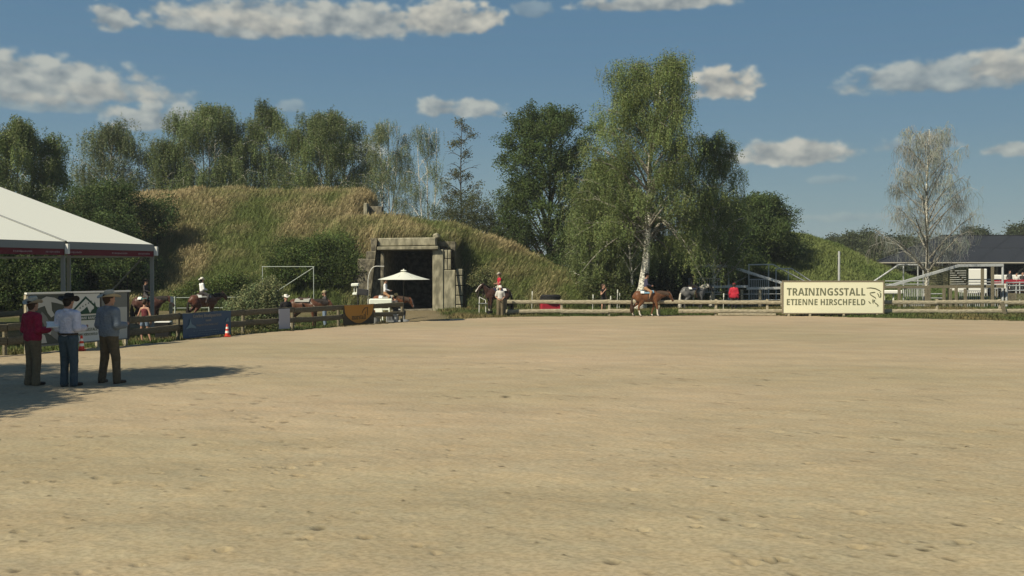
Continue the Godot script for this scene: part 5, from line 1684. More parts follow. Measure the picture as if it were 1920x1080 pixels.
	part("body", Geo.new().lathe([Vector2(0.17, 0), Vector2(0.21, 0.3), Vector2(0.22, 0.31), Vector2(0.2, 0.31), Vector2(0.165, 0.03), Vector2(0, 0.03)], 18), M.grey_plastic, t)
	part("rim", Geo.new().lathe([Vector2(0.21, 0.295), Vector2(0.23, 0.305), Vector2(0.21, 0.325)], 18), M.white, t)
	# black box with a white badge
	p = at(306, 625, 37.0)
	t = thing("equipment_box", "black box with a white lid and a white shield badge behind the left fence", "box", Vector3(p.x, land(p.x, 37.0), p.z), 0.2)
	part("body", Geo.new().box(Vector3(0, 0.36, 0), Vector3(0.52, 0.72, 0.5), Basis(), 0.02), M.black, t)
	part("lid", Geo.new().box(Vector3(0, 0.74, 0), Vector3(0.56, 0.04, 0.54), Basis(), 0.01), M.white, t)
	part("badge", Geo.new().plate(PackedVector2Array([Vector2(-0.09, 0.08), Vector2(0.09, 0.08), Vector2(0.09, -0.04), Vector2(0.05, -0.11), Vector2(-0.05, -0.11), Vector2(-0.09, -0.04)]), 0.008, Transform3D(Basis(), Vector3(0, 0.47, 0.256))), M.white, t)
	# goal frame
	var a := at(588, 500, 46.5)
	t = thing("goal_frame", "thin white goal frame behind the willow scrub", "goal", Vector3(a.x, -0.3, a.z))
	var h := a.y + 0.3
	part("post", Geo.new().rod(Vector3.ZERO, Vector3(0, h, 0), 0.018, 8), M.wire, t)
	part("post", Geo.new().rod(Vector3(-2.45, 0, 0.1), Vector3(-2.45, h, 0.1), 0.018, 8), M.wire, t)
	part("crossbar", Geo.new().rod(Vector3(-2.48, h, 0.1), Vector3(0.03, h, 0), 0.018, 8), M.wire, t)
	part("stay", Geo.new().rod(Vector3(0, h - 0.04, 0), Vector3(-1.9, 1.62, -0.2), 0.018, 6), M.wire, t)
	# bent pipe lamp and lamp post by the bunker
	a = at(690, 545, 50.0)
	t = thing("curved_lamp", "thin white bent pipe lamp arching beside the parasol", "lamp", Vector3(a.x, 0, a.z))
	var pts := []
	for q in 9:
		var w := q / 8.0 * PI * 0.5
		pts.append(Vector3(0.42 - 0.42 * cos(w), 1.75 + 0.85 * sin(w), 0))
	part("pipe", Geo.new().tube([Vector3(0, 0.0, 0), Vector3(0, 1.2, 0)] + pts + [Vector3(0.85, 2.6, 0)], [0.017, 0.017, 0.017, 0.017, 0.017, 0.017, 0.017, 0.017, 0.017, 0.017, 0.017, 0.016], 8), M.white, t)
	part("box", Geo.new().box(Vector3(-0.28, 1.25, 0), Vector3(0.55, 0.32, 0.3), Basis(Vector3.BACK, -0.08), 0.02), M.dark_metal, t)
	a = at(666, 555, 50.0)
	t = thing("twin_lamp", "post with two pale lamp heads one above the other by the bunker wall", "lamp", Vector3(a.x, -0.2, a.z))
	part("pole", Geo.new().rod(Vector3(0.14, 0, 0), Vector3(0.14, 1.9, 0), 0.03, 8), M.dark_metal, t)
	for q in [[1.83, 0.20, 0.17], [1.36, 0.13, 0.15]]:
		part("lamp_head", Geo.new().box(Vector3(0, q[0], 0), Vector3(q[1] * 2.0, q[2], 0.24), Basis(Vector3.BACK, 0.05), 0.04), M.white_plastic, t)
	for q in [-0.05, 0.08]:
		part("bracket", Geo.new().rod(Vector3(q, 1.40, 0), Vector3(q, 1.78, 0), 0.02, 6), M.white_plastic, t)
	# things by the right end of the gap
	a = at(906, 594, 51.0)
	t = thing("frame_stand", "small white tubular stand beside the dark bay horse", "stand", Vector3(a.x, 0, a.z))
	part("upright", Geo.new().rod(Vector3(-0.22, 0, 0), Vector3(-0.20, 0.98, 0), 0.02, 6), M.white, t)
	part("upright", Geo.new().rod(Vector3(0.14, 0, 0), Vector3(0.13, 0.8, 0), 0.018, 6), M.white, t)
	part("slope", Geo.new().rod(Vector3(-0.20, 0.97, 0), Vector3(0.13, 0.80, 0), 0.018, 6), M.white, t)
	part("tray", Geo.new().box(Vector3(-0.02, 0.63, 0), Vector3(0.5, 0.04, 0.25), Basis(), 0.01), M.grey_plastic, t)
	a = at(918, 594, 49.9)
	t = thing("bucket", "black bucket on the sand edge left of the person in the pale cap", "bucket", Vector3(a.x, 0.0, a.z))
	part("body", Geo.new().lathe([Vector2(0.0, 0.01), Vector2(0.12, 0.0), Vector2(0.17, 0.26), Vector2(0.18, 0.27), Vector2(0.16, 0.27), Vector2(0.11, 0.03), Vector2(0, 0.03)], 16), M.black, t)
	part("handle", Geo.new().tube([Vector3(-0.17, 0.25, 0), Vector3(-0.1, 0.33, 0.08), Vector3(0.1, 0.33, 0.08), Vector3(0.17, 0.25, 0)], [0.008, 0.008, 0.008, 0.008], 5), M.dark_metal, t)
	a = at(1032, 590, 53.2)
	t = thing("tractor_tyre", "big black tyre lying on a red plastic block behind the pale fence", "tyre", Vector3(a.x, 0.62, a.z))
	part("tyre", Geo.new().lathe([Vector2(0.3, 0.06), Vector2(0.34, 0.0), Vector2(0.50, 0.0), Vector2(0.545, 0.07), Vector2(0.545, 0.35), Vector2(0.50, 0.42), Vector2(0.34, 0.42), Vector2(0.30, 0.36), Vector2(0.30, 0.06)], 26), M.rubber, t)
	for q in 20:
		var w := TAU * q / 20.0
		part("tread", Geo.new().box(Vector3(cos(w) * 0.55, 0.21, sin(w) * 0.55), Vector3(0.04, 0.3, 0.06), Basis(Vector3.UP, -w) * Basis(Vector3.RIGHT, 0.4)), M.rubber, t)
	t = thing("plastic_block", "red plastic block under the big black tyre", "block", Vector3(a.x, 0, a.z))
	part("body", Geo.new().box(Vector3(0, 0.32, 0), Vector3(1.12, 0.60, 0.7), Basis(Vector3.UP, 0.1), 0.06), M.red_plastic, t)
	for q in 6:
		part("rib", Geo.new().box(Vector3(-0.45 + q * 0.18, 0.16, 0.37), Vector3(0.05, 0.3, 0.05), Basis(Vector3.UP, 0.1)), M.red_plastic, t)


func posts_and_bars(t: Node3D, d: float, list: Array, m: Material, called: String, r: float, square := false) -> void:
	# each entry: two ends as photograph points at depth d (or their own depth)
	for e in list:
		var da: float = e[4] if e.size() > 4 else d
		var a := at(e[0], e[1], da)
		var b := at(e[2], e[3], da)
		if absf(e[0] - e[2]) < 3.0 and e[3] > 570.0:
			b.y = -0.05
		part(called, Geo.new().bar(a, b, r * 2.0, r * 2.0, 0.01) if square else Geo.new().rod(a, b, r, 8), m, t)


func build_chutes() -> void:
	var t := thing("cattle_chute", "galvanised steel chute frames and gates left of the cream sign", "chute")
	posts_and_bars(t, 60.0, [[1300, 498.5, 1366, 499], [1366, 499, 1470, 532]], M.steel, "beam", 0.085, true)
	posts_and_bars(t, 60.0, [[1300, 498, 1300, 590], [1366, 499, 1366, 590, 60.3]], M.steel, "post", 0.05)
	posts_and_bars(t, 62.0, [[1403, 496.5, 1449, 496], [1449, 496, 1508, 527], [1454, 504.5, 1484, 503.5, 63.0], [1484, 503.5, 1520, 527, 63.0]], M.steel, "hand_rail", 0.04)
	posts_and_bars(t, 62.0, [[1404, 496, 1404, 590], [1441, 496, 1441, 590], [1455, 504, 1455, 590, 63.0], [1478, 504, 1478, 590, 63.0]], M.steel, "post", 0.04)
	for g in [[1292, 1350, 523, 548, 13], [1405, 1440, 524, 576, 11]]:
		var q := Node3D.new()
		q.name = "gate"
		t.add_child(q, true)
		for k in g[4]:
			var x := lerpf(g[0], g[1], k / float(g[4] - 1))
			part("bar", Geo.new().rod(at(x, g[2], 61.6), at(x, g[3], 61.6), 0.024, 6), M.steel, q)
		part("top_rail", Geo.new().rod(at(g[0] - 1, g[2], 61.6), at(g[1] + 1, g[2], 61.6), 0.035, 6), M.steel, q)
		part("foot_rail", Geo.new().rod(at(g[0] - 1, g[3], 61.6), at(g[1] + 1, g[3], 61.6), 0.035, 6), M.steel, q)
	posts_and_bars(t, 59.4, [[1400, 541, 1470, 540], [1335, 538, 1402, 537]], M.steel, "rail", 0.075, true)
	posts_and_bars(t, 59.4, [[1335, 552, 1470, 551], [1335, 563, 1470, 562]], M.steel, "wire_rail", 0.022)
	posts_and_bars(t, 59.2, [[1391, 543, 1391, 590], [1425, 543, 1425, 590], [1337, 538, 1337, 590], [1466, 530, 1466, 590]], M.wood, "timber_post", 0.07, true)
	t = thing("cattle_chute", "galvanised steel chute frames and timber posts right of the cream sign before the barn", "chute")
	posts_and_bars(t, 60.0, [[1652, 541, 1798, 498], [1798, 498, 1881, 497]], M.steel, "beam", 0.085, true)
	posts_and_bars(t, 63.0, [[1638, 528, 1685, 496.5], [1685, 496.5, 1731, 497]], M.steel, "hand_rail", 0.06)
	posts_and_bars(t, 63.0, [[1694, 497, 1694, 590], [1721, 497, 1721, 590], [1731, 497, 1731, 590]], M.steel, "post", 0.045)
	posts_and_bars(t, 60.0, [[1880, 497, 1880, 590], [1887, 540, 1887, 590]], M.steel, "post", 0.075)
	posts_and_bars(t, 59.6, [[1657, 538.5, 1882, 537]], M.wood_old, "timber_rail", 0.085, true)
	posts_and_bars(t, 59.4, [[1686, 540, 1686, 590], [1737, 540, 1737, 590], [1742, 540, 1742, 590], [1770, 541, 1770, 590], [1782, 541, 1782, 590], [1793, 536, 1793, 590], [1810, 541, 1810, 590], [1842, 504, 1842, 590], [1861, 500, 1861, 590]], M.wood_old, "timber_post", 0.075, true)
	for g in [[1695, 1735, 541, 576, 13], [1800, 1840, 545, 576, 12], [1846, 1876, 541, 576, 7]]:
		var q := Node3D.new()
		q.name = "gate"
		t.add_child(q, true)
		for k in g[4]:
			var x := lerpf(g[0], g[1], k / float(g[4] - 1))
			part("bar", Geo.new().rod(at(x, g[2], 60.2), at(x, g[3], 60.2), 0.024, 6), M.steel, q)
		part("top_rail", Geo.new().rod(at(g[0] - 1, g[2], 60.2), at(g[1] + 1, g[2], 60.2), 0.035, 6), M.steel, q)
		part("foot_rail", Geo.new().rod(at(g[0] - 1, g[3], 60.2), at(g[1] + 1, g[3], 60.2), 0.035, 6), M.steel, q)
	posts_and_bars(t, 60.6, [[1742, 551, 1770, 551], [1742, 559, 1770, 559], [1815, 524, 1880, 524], [1815, 529, 1880, 529], [1815, 534, 1880, 534], [1660, 527, 1735, 527], [1660, 533, 1735, 533]], M.steel, "rail", 0.035)
	t = thing("pen_wall", "mossy plank pen wall behind the bare birch", "wall")
	for k in 9:
		var y := 501.5 + k * 4.1
		part("plank", Geo.new().bar(at(1734 if k > 1 else 1748, y, 66.0), at(1778, y, 66.0), 0.04, 0.128, 0.01), M.pen_wood, t)
		part("plank", Geo.new().bar(at(1780, y + 0.3, 66.0), at(1815, y, 66.2), 0.04, 0.128, 0.01), M.pen_wood, t)
	for x in [1735, 1779, 1814]:
		part("post", Geo.new().bar(at(x, 500, 66.15), Vector3(at(x, 500, 66.15).x, -0.05, -66.15), 0.12, 0.12, 0.01), M.pen_wood, t)
	part("prop", Geo.new().bar(at(1786, 506, 65.7), at(1818, 536, 65.4), 0.1, 0.1, 0.01), M.wood_old, t)
	# jump poles and rails at the right edge
	t = thing("rail_fence", "grey rail fence with a brown panel at the right edge before the barn", "fence")
	posts_and_bars(t, 64.0, [[1886, 530, 1945, 529], [1886, 536, 1945, 535], [1886, 545, 1945, 544]], M.steel, "rail", 0.04)
	posts_and_bars(t, 64.0, [[1888, 528, 1888, 590], [1912, 528, 1912, 590], [1938, 528, 1938, 590]], M.steel, "post", 0.04)
	part("panel", Geo.new().bar(at(1890, 556, 63.5), at(1905, 556, 63.5), 0.05, 0.45), M.wood_old, t)
	part("panel", Geo.new().bar(at(1906, 556, 63.5), at(1940, 555, 63.5), 0.05, 0.4), M.pen_wood, t)
	var a := at(1672, 548, 63.0)
	t = thing("trough", "white trough on thin legs just right of the cream sign", "trough", Vector3(a.x, 0, a.z))
	part("basin", Geo.new().box(Vector3(0, 0.98, 0), Vector3(1.25, 0.26, 0.5), Basis(), 0.06), M.white, t)
	for x in [-0.5, 0.1, 0.5]:
		part("leg", Geo.new().bar(Vector3(x, 0, 0), Vector3(x, 0.87, 0), 0.07, 0.07), M.white, t)
	a = at(1573.5, 471, 61.0)
	var o := part("steel_post", Geo.new().tube([Vector3.ZERO, Vector3(0, a.y, 0)], [0.075, 0.075], 10), M.steel, self, Vector3(a.x, 0, a.z))
	tag(o, "tall single galvanised post rising behind the cream sign", "post")


func build_barn() -> void:
	var t := thing("barn", "long open barn with a dark slate coloured hip roof at the right edge", "barn")
	var e0 := Vector3(32.2, 3.15, -85.0)
	var x1 := 80.0
	var rise := 2.75
	var run_ := 10.5
	var ra := Vector3(42.7, e0.y + rise, -95.5)
	var rb := Vector3(x1, e0.y + rise, -95.5)
	var cols := 16
	# front slope in two courses of metal sheets, each sheet standing a little proud of the gap beside it
	for course in 2:
		var f0 := course * 0.5 + (0.004 if course else 0.0)
		var f1 := course * 0.5 + 0.492
		for k in cols:
			var u0 := k / float(cols)
			var u1 := (k + 1) / float(cols) - 0.0015
			var q := []
			for e in [[u0, f0], [u1, f0], [u1, f1], [u0, f1]]:
				var l := e0.lerp(ra, e[1])
				var r := Vector3(x1, e0.y, e0.z).lerp(rb, e[1])
				q.append(l.lerp(r, e[0]) + Vector3(0, 0.03, 0.01))
			var g := Geo.new()
			g.quad(q[0], q[1], q[2], q[3], Vector3(0, 0.967, 0.253))
			g.quad(q[0] + Vector3.DOWN * 0.03, q[1] + Vector3.DOWN * 0.03, q[1], q[0], Vector3.BACK)
			part("roof_sheet", g, M.roof, t)
	var g := Geo.new()
	g.quad(e0, Vector3(x1, e0.y, e0.z), rb, ra, Vector3(0, 0.967, 0.253))
	g.tri(e0, ra, Vector3(43.5, e0.y, -106.0), Vector3(-0.253, 0.967, 0))
	g.quad(ra, rb, Vector3(x1, e0.y, -106.0), Vector3(43.5, e0.y, -106.0), Vector3(0, 0.967, -0.253))
	part("roof", g, M.roof, t)
	part("ridge_cap", Geo.new().bar(ra + Vector3.UP * 0.06, rb + Vector3.UP * 0.06, 0.3, 0.08), M.roof, t)
	part("hip_cap", Geo.new().bar(e0 + Vector3.UP * 0.05, ra + Vector3.UP * 0.05, 0.22, 0.06), M.roof, t)
	part("fascia", Geo.new().box(Vector3((e0.x + x1) * 0.5, e0.y - 0.1, e0.z + 0.05), Vector3(x1 - e0.x, 0.2, 0.06)), M.dark_wall, t)
	part("gutter", Geo.new().bar(Vector3(e0.x, e0.y - 0.04, e0.z + 0.14), Vector3(x1, e0.y - 0.04, e0.z + 0.14), 0.12, 0.11, 0.02), M.gutter, t)
	part("back_wall", Geo.new().box(Vector3((e0.x + x1) * 0.5 + 6.0, 1.55, -104.0), Vector3(x1 - e0.x - 12.0, 3.2, 0.2)), M.dark_wall, t)
	part("side_wall", Geo.new().box(Vector3(44.0, 1.5, -98.0), Vector3(0.2, 3.1, 12.0)), M.dark_wall, t)
	for k in 10:
		var x := 34.0 + k * 4.6
		part("post", Geo.new().box(Vector3(x, 1.5, -85.6), Vector3(0.2, 3.1, 0.2), Basis(), 0.015), M.wood_old, t)
	for x in [41.0, 44.8]:
		part("brace", Geo.new().bar(Vector3(x, 2.0, -85.5), Vector3(x + 1.1, 3.05, -85.5), 0.12, 0.12), M.wood_old, t)
	part("stall_wall", Geo.new().box(Vector3(37.8, 1.2, -90.0), Vector3(2.6, 2.4, 0.15)), M.dark_wall, t)
	# pale trailers and boards beneath the roof
	var a := at(1814, 517, 82.0)
	t = thing("trailer", "white box trailer under the barn roof left of the timber post", "trailer", Vector3(a.x, 0, a.z))
	part("body", Geo.new().box(Vector3(0, 1.52, 0), Vector3(2.5, 2.1, 1.8), Basis(), 0.06), M.white, t)
	part("skirt", Geo.new().box(Vector3(0, 0.42, 0.1), Vector3(2.3, 0.1, 1.6)), M.dark_metal, t)
	for x in [-0.6, 0.6]:
		part("wheel", Geo.new().lathe([Vector2(0, -0.1), Vector2(0.26, -0.1), Vector2(0.3, -0.05), Vector2(0.3, 0.05), Vector2(0.26, 0.1), Vector2(0, 0.1)], 18, Transform3D(Basis(Vector3.RIGHT, PI / 2), Vector3(x, 0.3, 0.9))), M.rubber, t)
	a = at(1905, 517, 83.0)
	t = thing("trailer", "low white trailer behind the spectators at the right edge", "trailer", Vector3(a.x, 0, a.z))
	part("body", Geo.new().box(Vector3(0, 1.45, 0), Vector3(3.4, 1.2, 1.6), Basis(), 0.05), M.white, t)
	part("skirt", Geo.new().box(Vector3(0, 0.72, 0.1), Vector3(3.2, 0.1, 1.5)), M.dark_metal, t)
	for x in [-0.9, 0.9]:
		part("wheel", Geo.new().lathe([Vector2(0, -0.1), Vector2(0.31, -0.1), Vector2(0.35, -0.05), Vector2(0.35, 0.05), Vector2(0.31, 0.1), Vector2(0, 0.1)], 18, Transform3D(Basis(Vector3.RIGHT, PI / 2), Vector3(x, 0.35, 0.8))), M.rubber, t)
	a = at(1906, 526, 80.3)
	t = thing("barrier", "red barrier before the spectators under the barn roof", "barrier", Vector3(a.x, 0, a.z))
	for k in 6:
		part("board", Geo.new().box(Vector3(-1.75 + k * 0.7, 1.5, 0), Vector3(0.68, 0.34, 0.04), Basis(), 0.01), M.red_plastic, t)
	for x in [-2.0, 0.0, 2.0]:
		part("post", Geo.new().box(Vector3(x, 0.75, -0.06), Vector3(0.09, 1.5, 0.07)), M.steel, t)
	a = at(1655, 503, 84.0)
	t = thing("awning", "small yellow awning at the left corner of the barn", "awning", Vector3(a.x, 0, a.z))
	part("cloth", Geo.new().box(Vector3(0, a.y, 0), Vector3(0.9, 0.28, 0.8), Basis(Vector3.RIGHT, 0.2), 0.02), M.yellow, t)
	for x in [-0.4, 0.4]:
		part("pole", Geo.new().rod(Vector3(x, 0, 0.3), Vector3(x, a.y - 0.1, 0.3), 0.025, 6), M.white, t)


# ---------- people and horses

var head_shape: Geo
var hand_shape: Geo
const SKIN := Color(0.43, 0.25, 0.175)


func body_templates() -> void:
	var X := Vector3.RIGHT
	head_shape = Geo.new()
	head_shape.net([
		[Vector3(0, 0.035, -0.025), Vector3(0, 0.04, 0.005), 0.094, 0.090, 0.02, X, 0.84],
		[Vector3(0, -0.02, 0.03), Vector3(0, -0.06, 0.042), 0.064, 0.050, 0.03, X, 0.92],
		[Vector3(-0.012, -0.092, 0.058), Vector3(0.012, -0.092, 0.058), 0.024, 0.024, 0.02],
		[Vector3(0, 0.008, 0.084), Vector3(0, -0.03, 0.104), 0.009, 0.014, 0.012],
		[Vector3(-0.034, 0.02, 0.076), Vector3(0.034, 0.02, 0.076), 0.013, 0.013, 0.012],
		[Vector3(-0.018, -0.058, 0.086), Vector3(0.018, -0.058, 0.086), 0.008, 0.008, 0.008],
		[Vector3(0.078, 0.0, -0.008), Vector3(0.076, -0.03, -0.002), 0.022, 0.015, 0.006, X, 0.4],
		[Vector3(-0.078, 0.0, -0.008), Vector3(-0.076, -0.03, -0.002), 0.022, 0.015, 0.006, X, 0.4],
		[Vector3(0, -0.06, -0.02), Vector3(0, -0.17, -0.035), 0.052, 0.056, 0.02]], 0.006,
		func(p: Vector3) -> Color:
			if Vector2(absf(p.x) - 0.032, p.y - 0.001).length() < 0.011 and p.z > 0.04:
				return Color(0.05, 0.04, 0.035)
			if absf(p.y + 0.058) < 0.010 and absf(p.x) < 0.024 and p.z > 0.07:
				return Color(0.36, 0.14, 0.12)
			return SKIN)
	hand_shape = Geo.new()
	hand_shape.col = SKIN
	var prims := [[Vector3(0, 0.03, 0), Vector3(0, -0.02, 0), 0.026, 0.024, 0.012], [Vector3(0, -0.03, -0.022), Vector3(0.004, -0.085, -0.028), 0.019, 0.016, 0.012, X, 0.8], [Vector3(0, -0.03, 0.018), Vector3(0.004, -0.088, 0.026), 0.020, 0.016, 0.012, X, 0.8]]
	var zs := [-0.033, -0.011, 0.012, 0.034]
	var ls := [0.026, 0.034, 0.037, 0.033]
	for f in 4:
		var a := Vector3(0.004, -0.085, zs[f])
		var bend := 0.35
		for s in 3:
			var e: Vector3 = a + Vector3(sin(bend), -cos(bend), 0) * ls[f] * [1.0, 0.8, 0.62][s]
			prims.append([a, e, 0.0092 - s * 0.0008, 0.0086 - s * 0.0008, 0.003])
			a = e
			bend += 0.5
	prims.append([Vector3(0.0, -0.025, 0.03), Vector3(0.018, -0.058, 0.052), 0.014, 0.011, 0.008])
	prims.append([Vector3(0.018, -0.058, 0.052), Vector3(0.036, -0.082, 0.050), 0.010, 0.009, 0.003])
	hand_shape.net(prims, 0.0045)


func aim(dir: Vector3, roll: Vector3) -> Basis:
	var y := -dir.normalized()
	var z := (roll - y * roll.dot(y)).normalized()
	return Basis(y.cross(z), y, z)


# facing +z; o holds the pose (joints), the clothes and the hat
func person(label: String, pos: Vector3, turn: float, tall: float, o: Dictionary) -> Node3D:
	var t := thing("person", label, "person", pos, turn, o.get("group", ""))
	var k := tall / 1.75
	t.scale = Vector3(k, k, k)
	var cell: float = o.get("cell", 0.026)
	var Z := Vector3.BACK
	var slim: float = o.get("slim", 1.0)
	var pel: Vector3 = o.get("pel", Vector3(0, 0.95, 0))
	var lean: Vector3 = o.get("lean", Vector3.ZERO)
	var chest := pel + Vector3(0, 0.36, 0) + lean * 0.75
	var neck := pel + Vector3(0, 0.52, -0.01) + lean
	var hd := neck + Vector3(0, 0.165, 0.03) + lean * 0.25
	var hip := [pel + Vector3(0.085, -0.05, 0), pel + Vector3(-0.085, -0.05, 0)]
	var knee: Array = o.get("knee", [Vector3(0.105, 0.50, 0.02), Vector3(-0.105, 0.50, 0.02)])
	var ank: Array = o.get("ank", [Vector3(0.115, 0.085, -0.02), Vector3(-0.115, 0.085, -0.02)])
	var toe: Array = o.get("toe", [Vector3(0.135, 0.035, 0.15), Vector3(-0.135, 0.035, 0.15)])
	var sho := [neck + Vector3(0.175 * slim, -0.07, 0), neck + Vector3(-0.175 * slim, -0.07, 0)]
	var elb: Array = o.get("elb", [Vector3(0.25, -0.34, -0.03), Vector3(-0.25, -0.34, -0.03)])
	var wri: Array = o.get("wri", [Vector3(0.25, -0.58, 0.06), Vector3(-0.25, -0.58, 0.06)])
	elb = [neck + elb[0], neck + elb[1]]
	wri = [neck + wri[0], neck + wri[1]]
	var trunk := func(g: float) -> Array:
		return [[pel + Vector3(-0.06, 0, 0) * slim, pel + Vector3(0.06, 0, 0) * slim, 0.115 * slim + g, 0.115 * slim + g, 0.04, Z, 0.85],
			[pel + Vector3(0, 0.1, 0), chest, 0.125 * slim + g, 0.152 * slim + g, 0.05, Z, 0.74],
			[sho[0] + Vector3(-0.04, 0, 0), sho[1] + Vector3(0.04, 0, 0), 0.062 * slim + g, 0.062 * slim + g, 0.06],
			[chest, neck, 0.10 * slim + g, 0.058, 0.05, Z, 0.8]]
	var arms := func(g: float, upto: float) -> Array:
		var a := []
		for s in 2:
			a.append([sho[s], elb[s], 0.054 * slim + g, 0.043 * slim + g, 0.025])
			if upto > 1.0:
				a.append([elb[s], (elb[s] as Vector3).lerp(wri[s], upto - 1.0), 0.044 * slim + g, lerpf(0.044, 0.031, upto - 1.0) * slim + g, 0.02])
			elif upto < 1.0:
				a[-1][1] = (sho[s] as Vector3).lerp(elb[s], upto)
				a[-1][3] = lerpf(0.054, 0.043, upto) * slim + g * 1.3
		return a
	var legs := func(g: float, upto: float) -> Array:
		var a := []
		for s in 2:
			a.append([hip[s], knee[s], 0.088 * slim + g, 0.060 * slim + g, 0.02])
			if upto > 1.0:
				a.append([knee[s], (knee[s] as Vector3).lerp(ank[s], upto - 1.0), 0.060 * slim + g, lerpf(0.060, 0.042, upto - 1.0) * slim + g * 1.25, 0.015])
			else:
				a[-1][1] = (hip[s] as Vector3).lerp(knee[s], upto)
				a[-1][3] = lerpf(0.088, 0.060, upto) * slim + g * 1.4
		return a
	# the body itself, with head and hands
	var skin := Geo.new()
	skin.col = SKIN
	var all: Array = trunk.call(-0.006) + arms.call(-0.004, 2.0) + legs.call(-0.006, 2.0)
	for s in 2:
		all.append([ank[s] + Vector3(0, -0.02, -0.03), toe[s], 0.036, 0.026, 0.02])
	skin.net(all, cell)
	var look: float = o.get("look", 0.0)
	skin.add(head_shape, Transform3D(Basis(Vector3.UP, look) * Basis(Vector3.RIGHT, o.get("nod", 0.0)), hd))
	for s in 2:
		var dir: Vector3 = (wri[s] - elb[s]).normalized()
		var bs := aim(dir, o.get("palm", Vector3(0, 0.2, 1)))
		if s == 0:
			bs = bs * Basis.from_scale(Vector3(-1, 1, 1))
		skin.add(hand_shape, Transform3D(bs, wri[s]))
	part("body", skin, M.flesh, t)
	# clothes
	if o.has("top"):
		var g := Geo.new()
		var fit: float = o.get("loose", 0.012)
		var pr: Array = trunk.call(fit)
		pr[3][1] = chest.lerp(neck, 0.75)
		if not o.has("hem"):
			pr[0] = [pel + Vector3(-0.055, 0.115, 0) * slim, pel + Vector3(0.055, 0.115, 0) * slim, 0.075 * slim + fit, 0.075 * slim + fit, 0.04, Z, 0.95]
		if not o.get("strappy", false):
			pr += arms.call(fit, o.get("sleeve", 1.93))
		else:
			pr = [pr[0], pr[1]]
			pr[1][1] = chest + Vector3(0, 0.0, 0)
			pr[0][0] += Vector3(0, o.get("crop", 0.0), 0)
			pr[0][1] += Vector3(0, o.get("crop", 0.0), 0)
			for s in [-0.07, 0.07]:
				pr.append([chest + Vector3(s, 0.0, -0.07), sho[0 if s > 0 else 1] * Vector3(0.5, 1, 1) + Vector3(0, 0.065, 0), 0.02, 0.016, 0.01])
		if o.has("hem"):
			var hm: float = o.hem
			pr[0][2] -= 0.02
			pr[0][3] -= 0.02
			pr[0][0] += Vector3.UP * 0.06
			pr[0][1] += Vector3.UP * 0.06
			pr.append([pel + Vector3(-0.05, 0.12, 0), pel + Vector3(-0.06, -hm, 0), 0.125 + fit, 0.125 + fit, 0.04, Z, 0.82])
			pr.append([pel + Vector3(0.05, 0.12, 0), pel + Vector3(0.06, -hm, 0), 0.125 + fit, 0.125 + fit, 0.04, Z, 0.82])
		g.net(pr, cell)
		part(o.get("top_name", "shirt"), g, o.top, t)
	if o.get("collar", false):
		var cg := Geo.new()
		cg.lathe([Vector2(0.088, -0.035), Vector2(0.080, 0.012), Vector2(0.074, 0.020), Vector2(0.066, 0.012), Vector2(0.062, -0.02)], 18, Transform3D(Basis(Vector3.RIGHT, 0.22), neck + Vector3(0, 0.015, -0.012)))
		part("collar", cg, o.top, t)
	if o.has("legs"):
		var g := Geo.new()
		var fit: float = o.get("leg_fit", 0.010)
		var pr: Array = legs.call(fit, o.get("leg_to", 1.97))
		pr.append([pel + Vector3(-0.06, 0, 0) * slim, pel + Vector3(0.06, 0, 0) * slim, 0.118 * slim + fit * 0.6, 0.118 * slim + fit * 0.6, 0.04, Z, 0.86])
		if o.get("flare", 0.0) > 0.0:
			for s in 2:
				pr.append([(knee[s] as Vector3).lerp(ank[s], 0.5), (ank[s] as Vector3) + Vector3(0, -0.02, 0), 0.06, 0.06 + o.flare, 0.02])
		g.net(pr, cell)
		part(o.get("legs_name", "trousers"), g, o.legs, t)
		if o.get("belt", false):
			var bl := Geo.new()
			bl.lathe([Vector2(0.128, -0.02), Vector2(0.142, -0.018), Vector2(0.142, 0.018), Vector2(0.128, 0.02)], 20, Transform3D(Basis.from_scale(Vector3(1.28 * slim, 1, 0.96 * slim)), pel + Vector3(0, 0.075, 0)))
			part("belt", bl, M.leather_dark, t)
	for s in 2:
		var g := Geo.new()
		var a: Vector3 = ank[s]
		var b: Vector3 = toe[s]
		var bc := minf(cell, 0.02)
		if o.get("boots", true):
			g.net([[a + Vector3(0, 0.10, 0), a, 0.052, 0.046, 0.02], [a + Vector3(0, -0.03, -0.03), b + Vector3(0, 0.008, 0), 0.044, 0.034, 0.02]], bc)
			g.box(a + Vector3(0, -0.066, -0.03), Vector3(0.06, 0.035, 0.07))
		else:
			g.net([[a + Vector3(0, -0.035, -0.03), b + Vector3(0, 0.004, 0), 0.043, 0.036, 0.02]], bc)
		part("boot" if o.get("boots", true) else "shoe", g, o.get("shoe", M.leather), t)
	# hair and hat, in the head's own turn
	var hx := Transform3D(Basis(Vector3.UP, look) * Basis(Vector3.RIGHT, o.get("nod", 0.0)), hd)
	if o.has("hair"):
		var g := Geo.new()
		var pr := [[Vector3(0, 0.045, -0.035), Vector3(0, 0.05, -0.005), 0.100, 0.094, 0.02, Vector3.RIGHT, 0.86], [Vector3(0, 0.0, -0.055), Vector3(0, -0.05, -0.05), 0.074, 0.055, 0.03]]
		match o.get("cut", "short"):
			"long":
				pr.append([Vector3(0, -0.02, -0.07), Vector3(0, -0.24, -0.085), 0.075, 0.055, 0.03, Z, 0.6])
			"tail":
				pr.append([Vector3(0, 0.02, -0.12), Vector3(0, -0.2, -0.13), 0.035, 0.02, 0.01])
			"bun":
				pr.append([Vector3(0, 0.0, -0.13), Vector3(0, -0.01, -0.135), 0.045, 0.045, 0.01])
		g.net(pr, 0.014)
		var hg := Geo.new()
		hg.add(g, hx)
		part("hair", hg, o.hair, t)
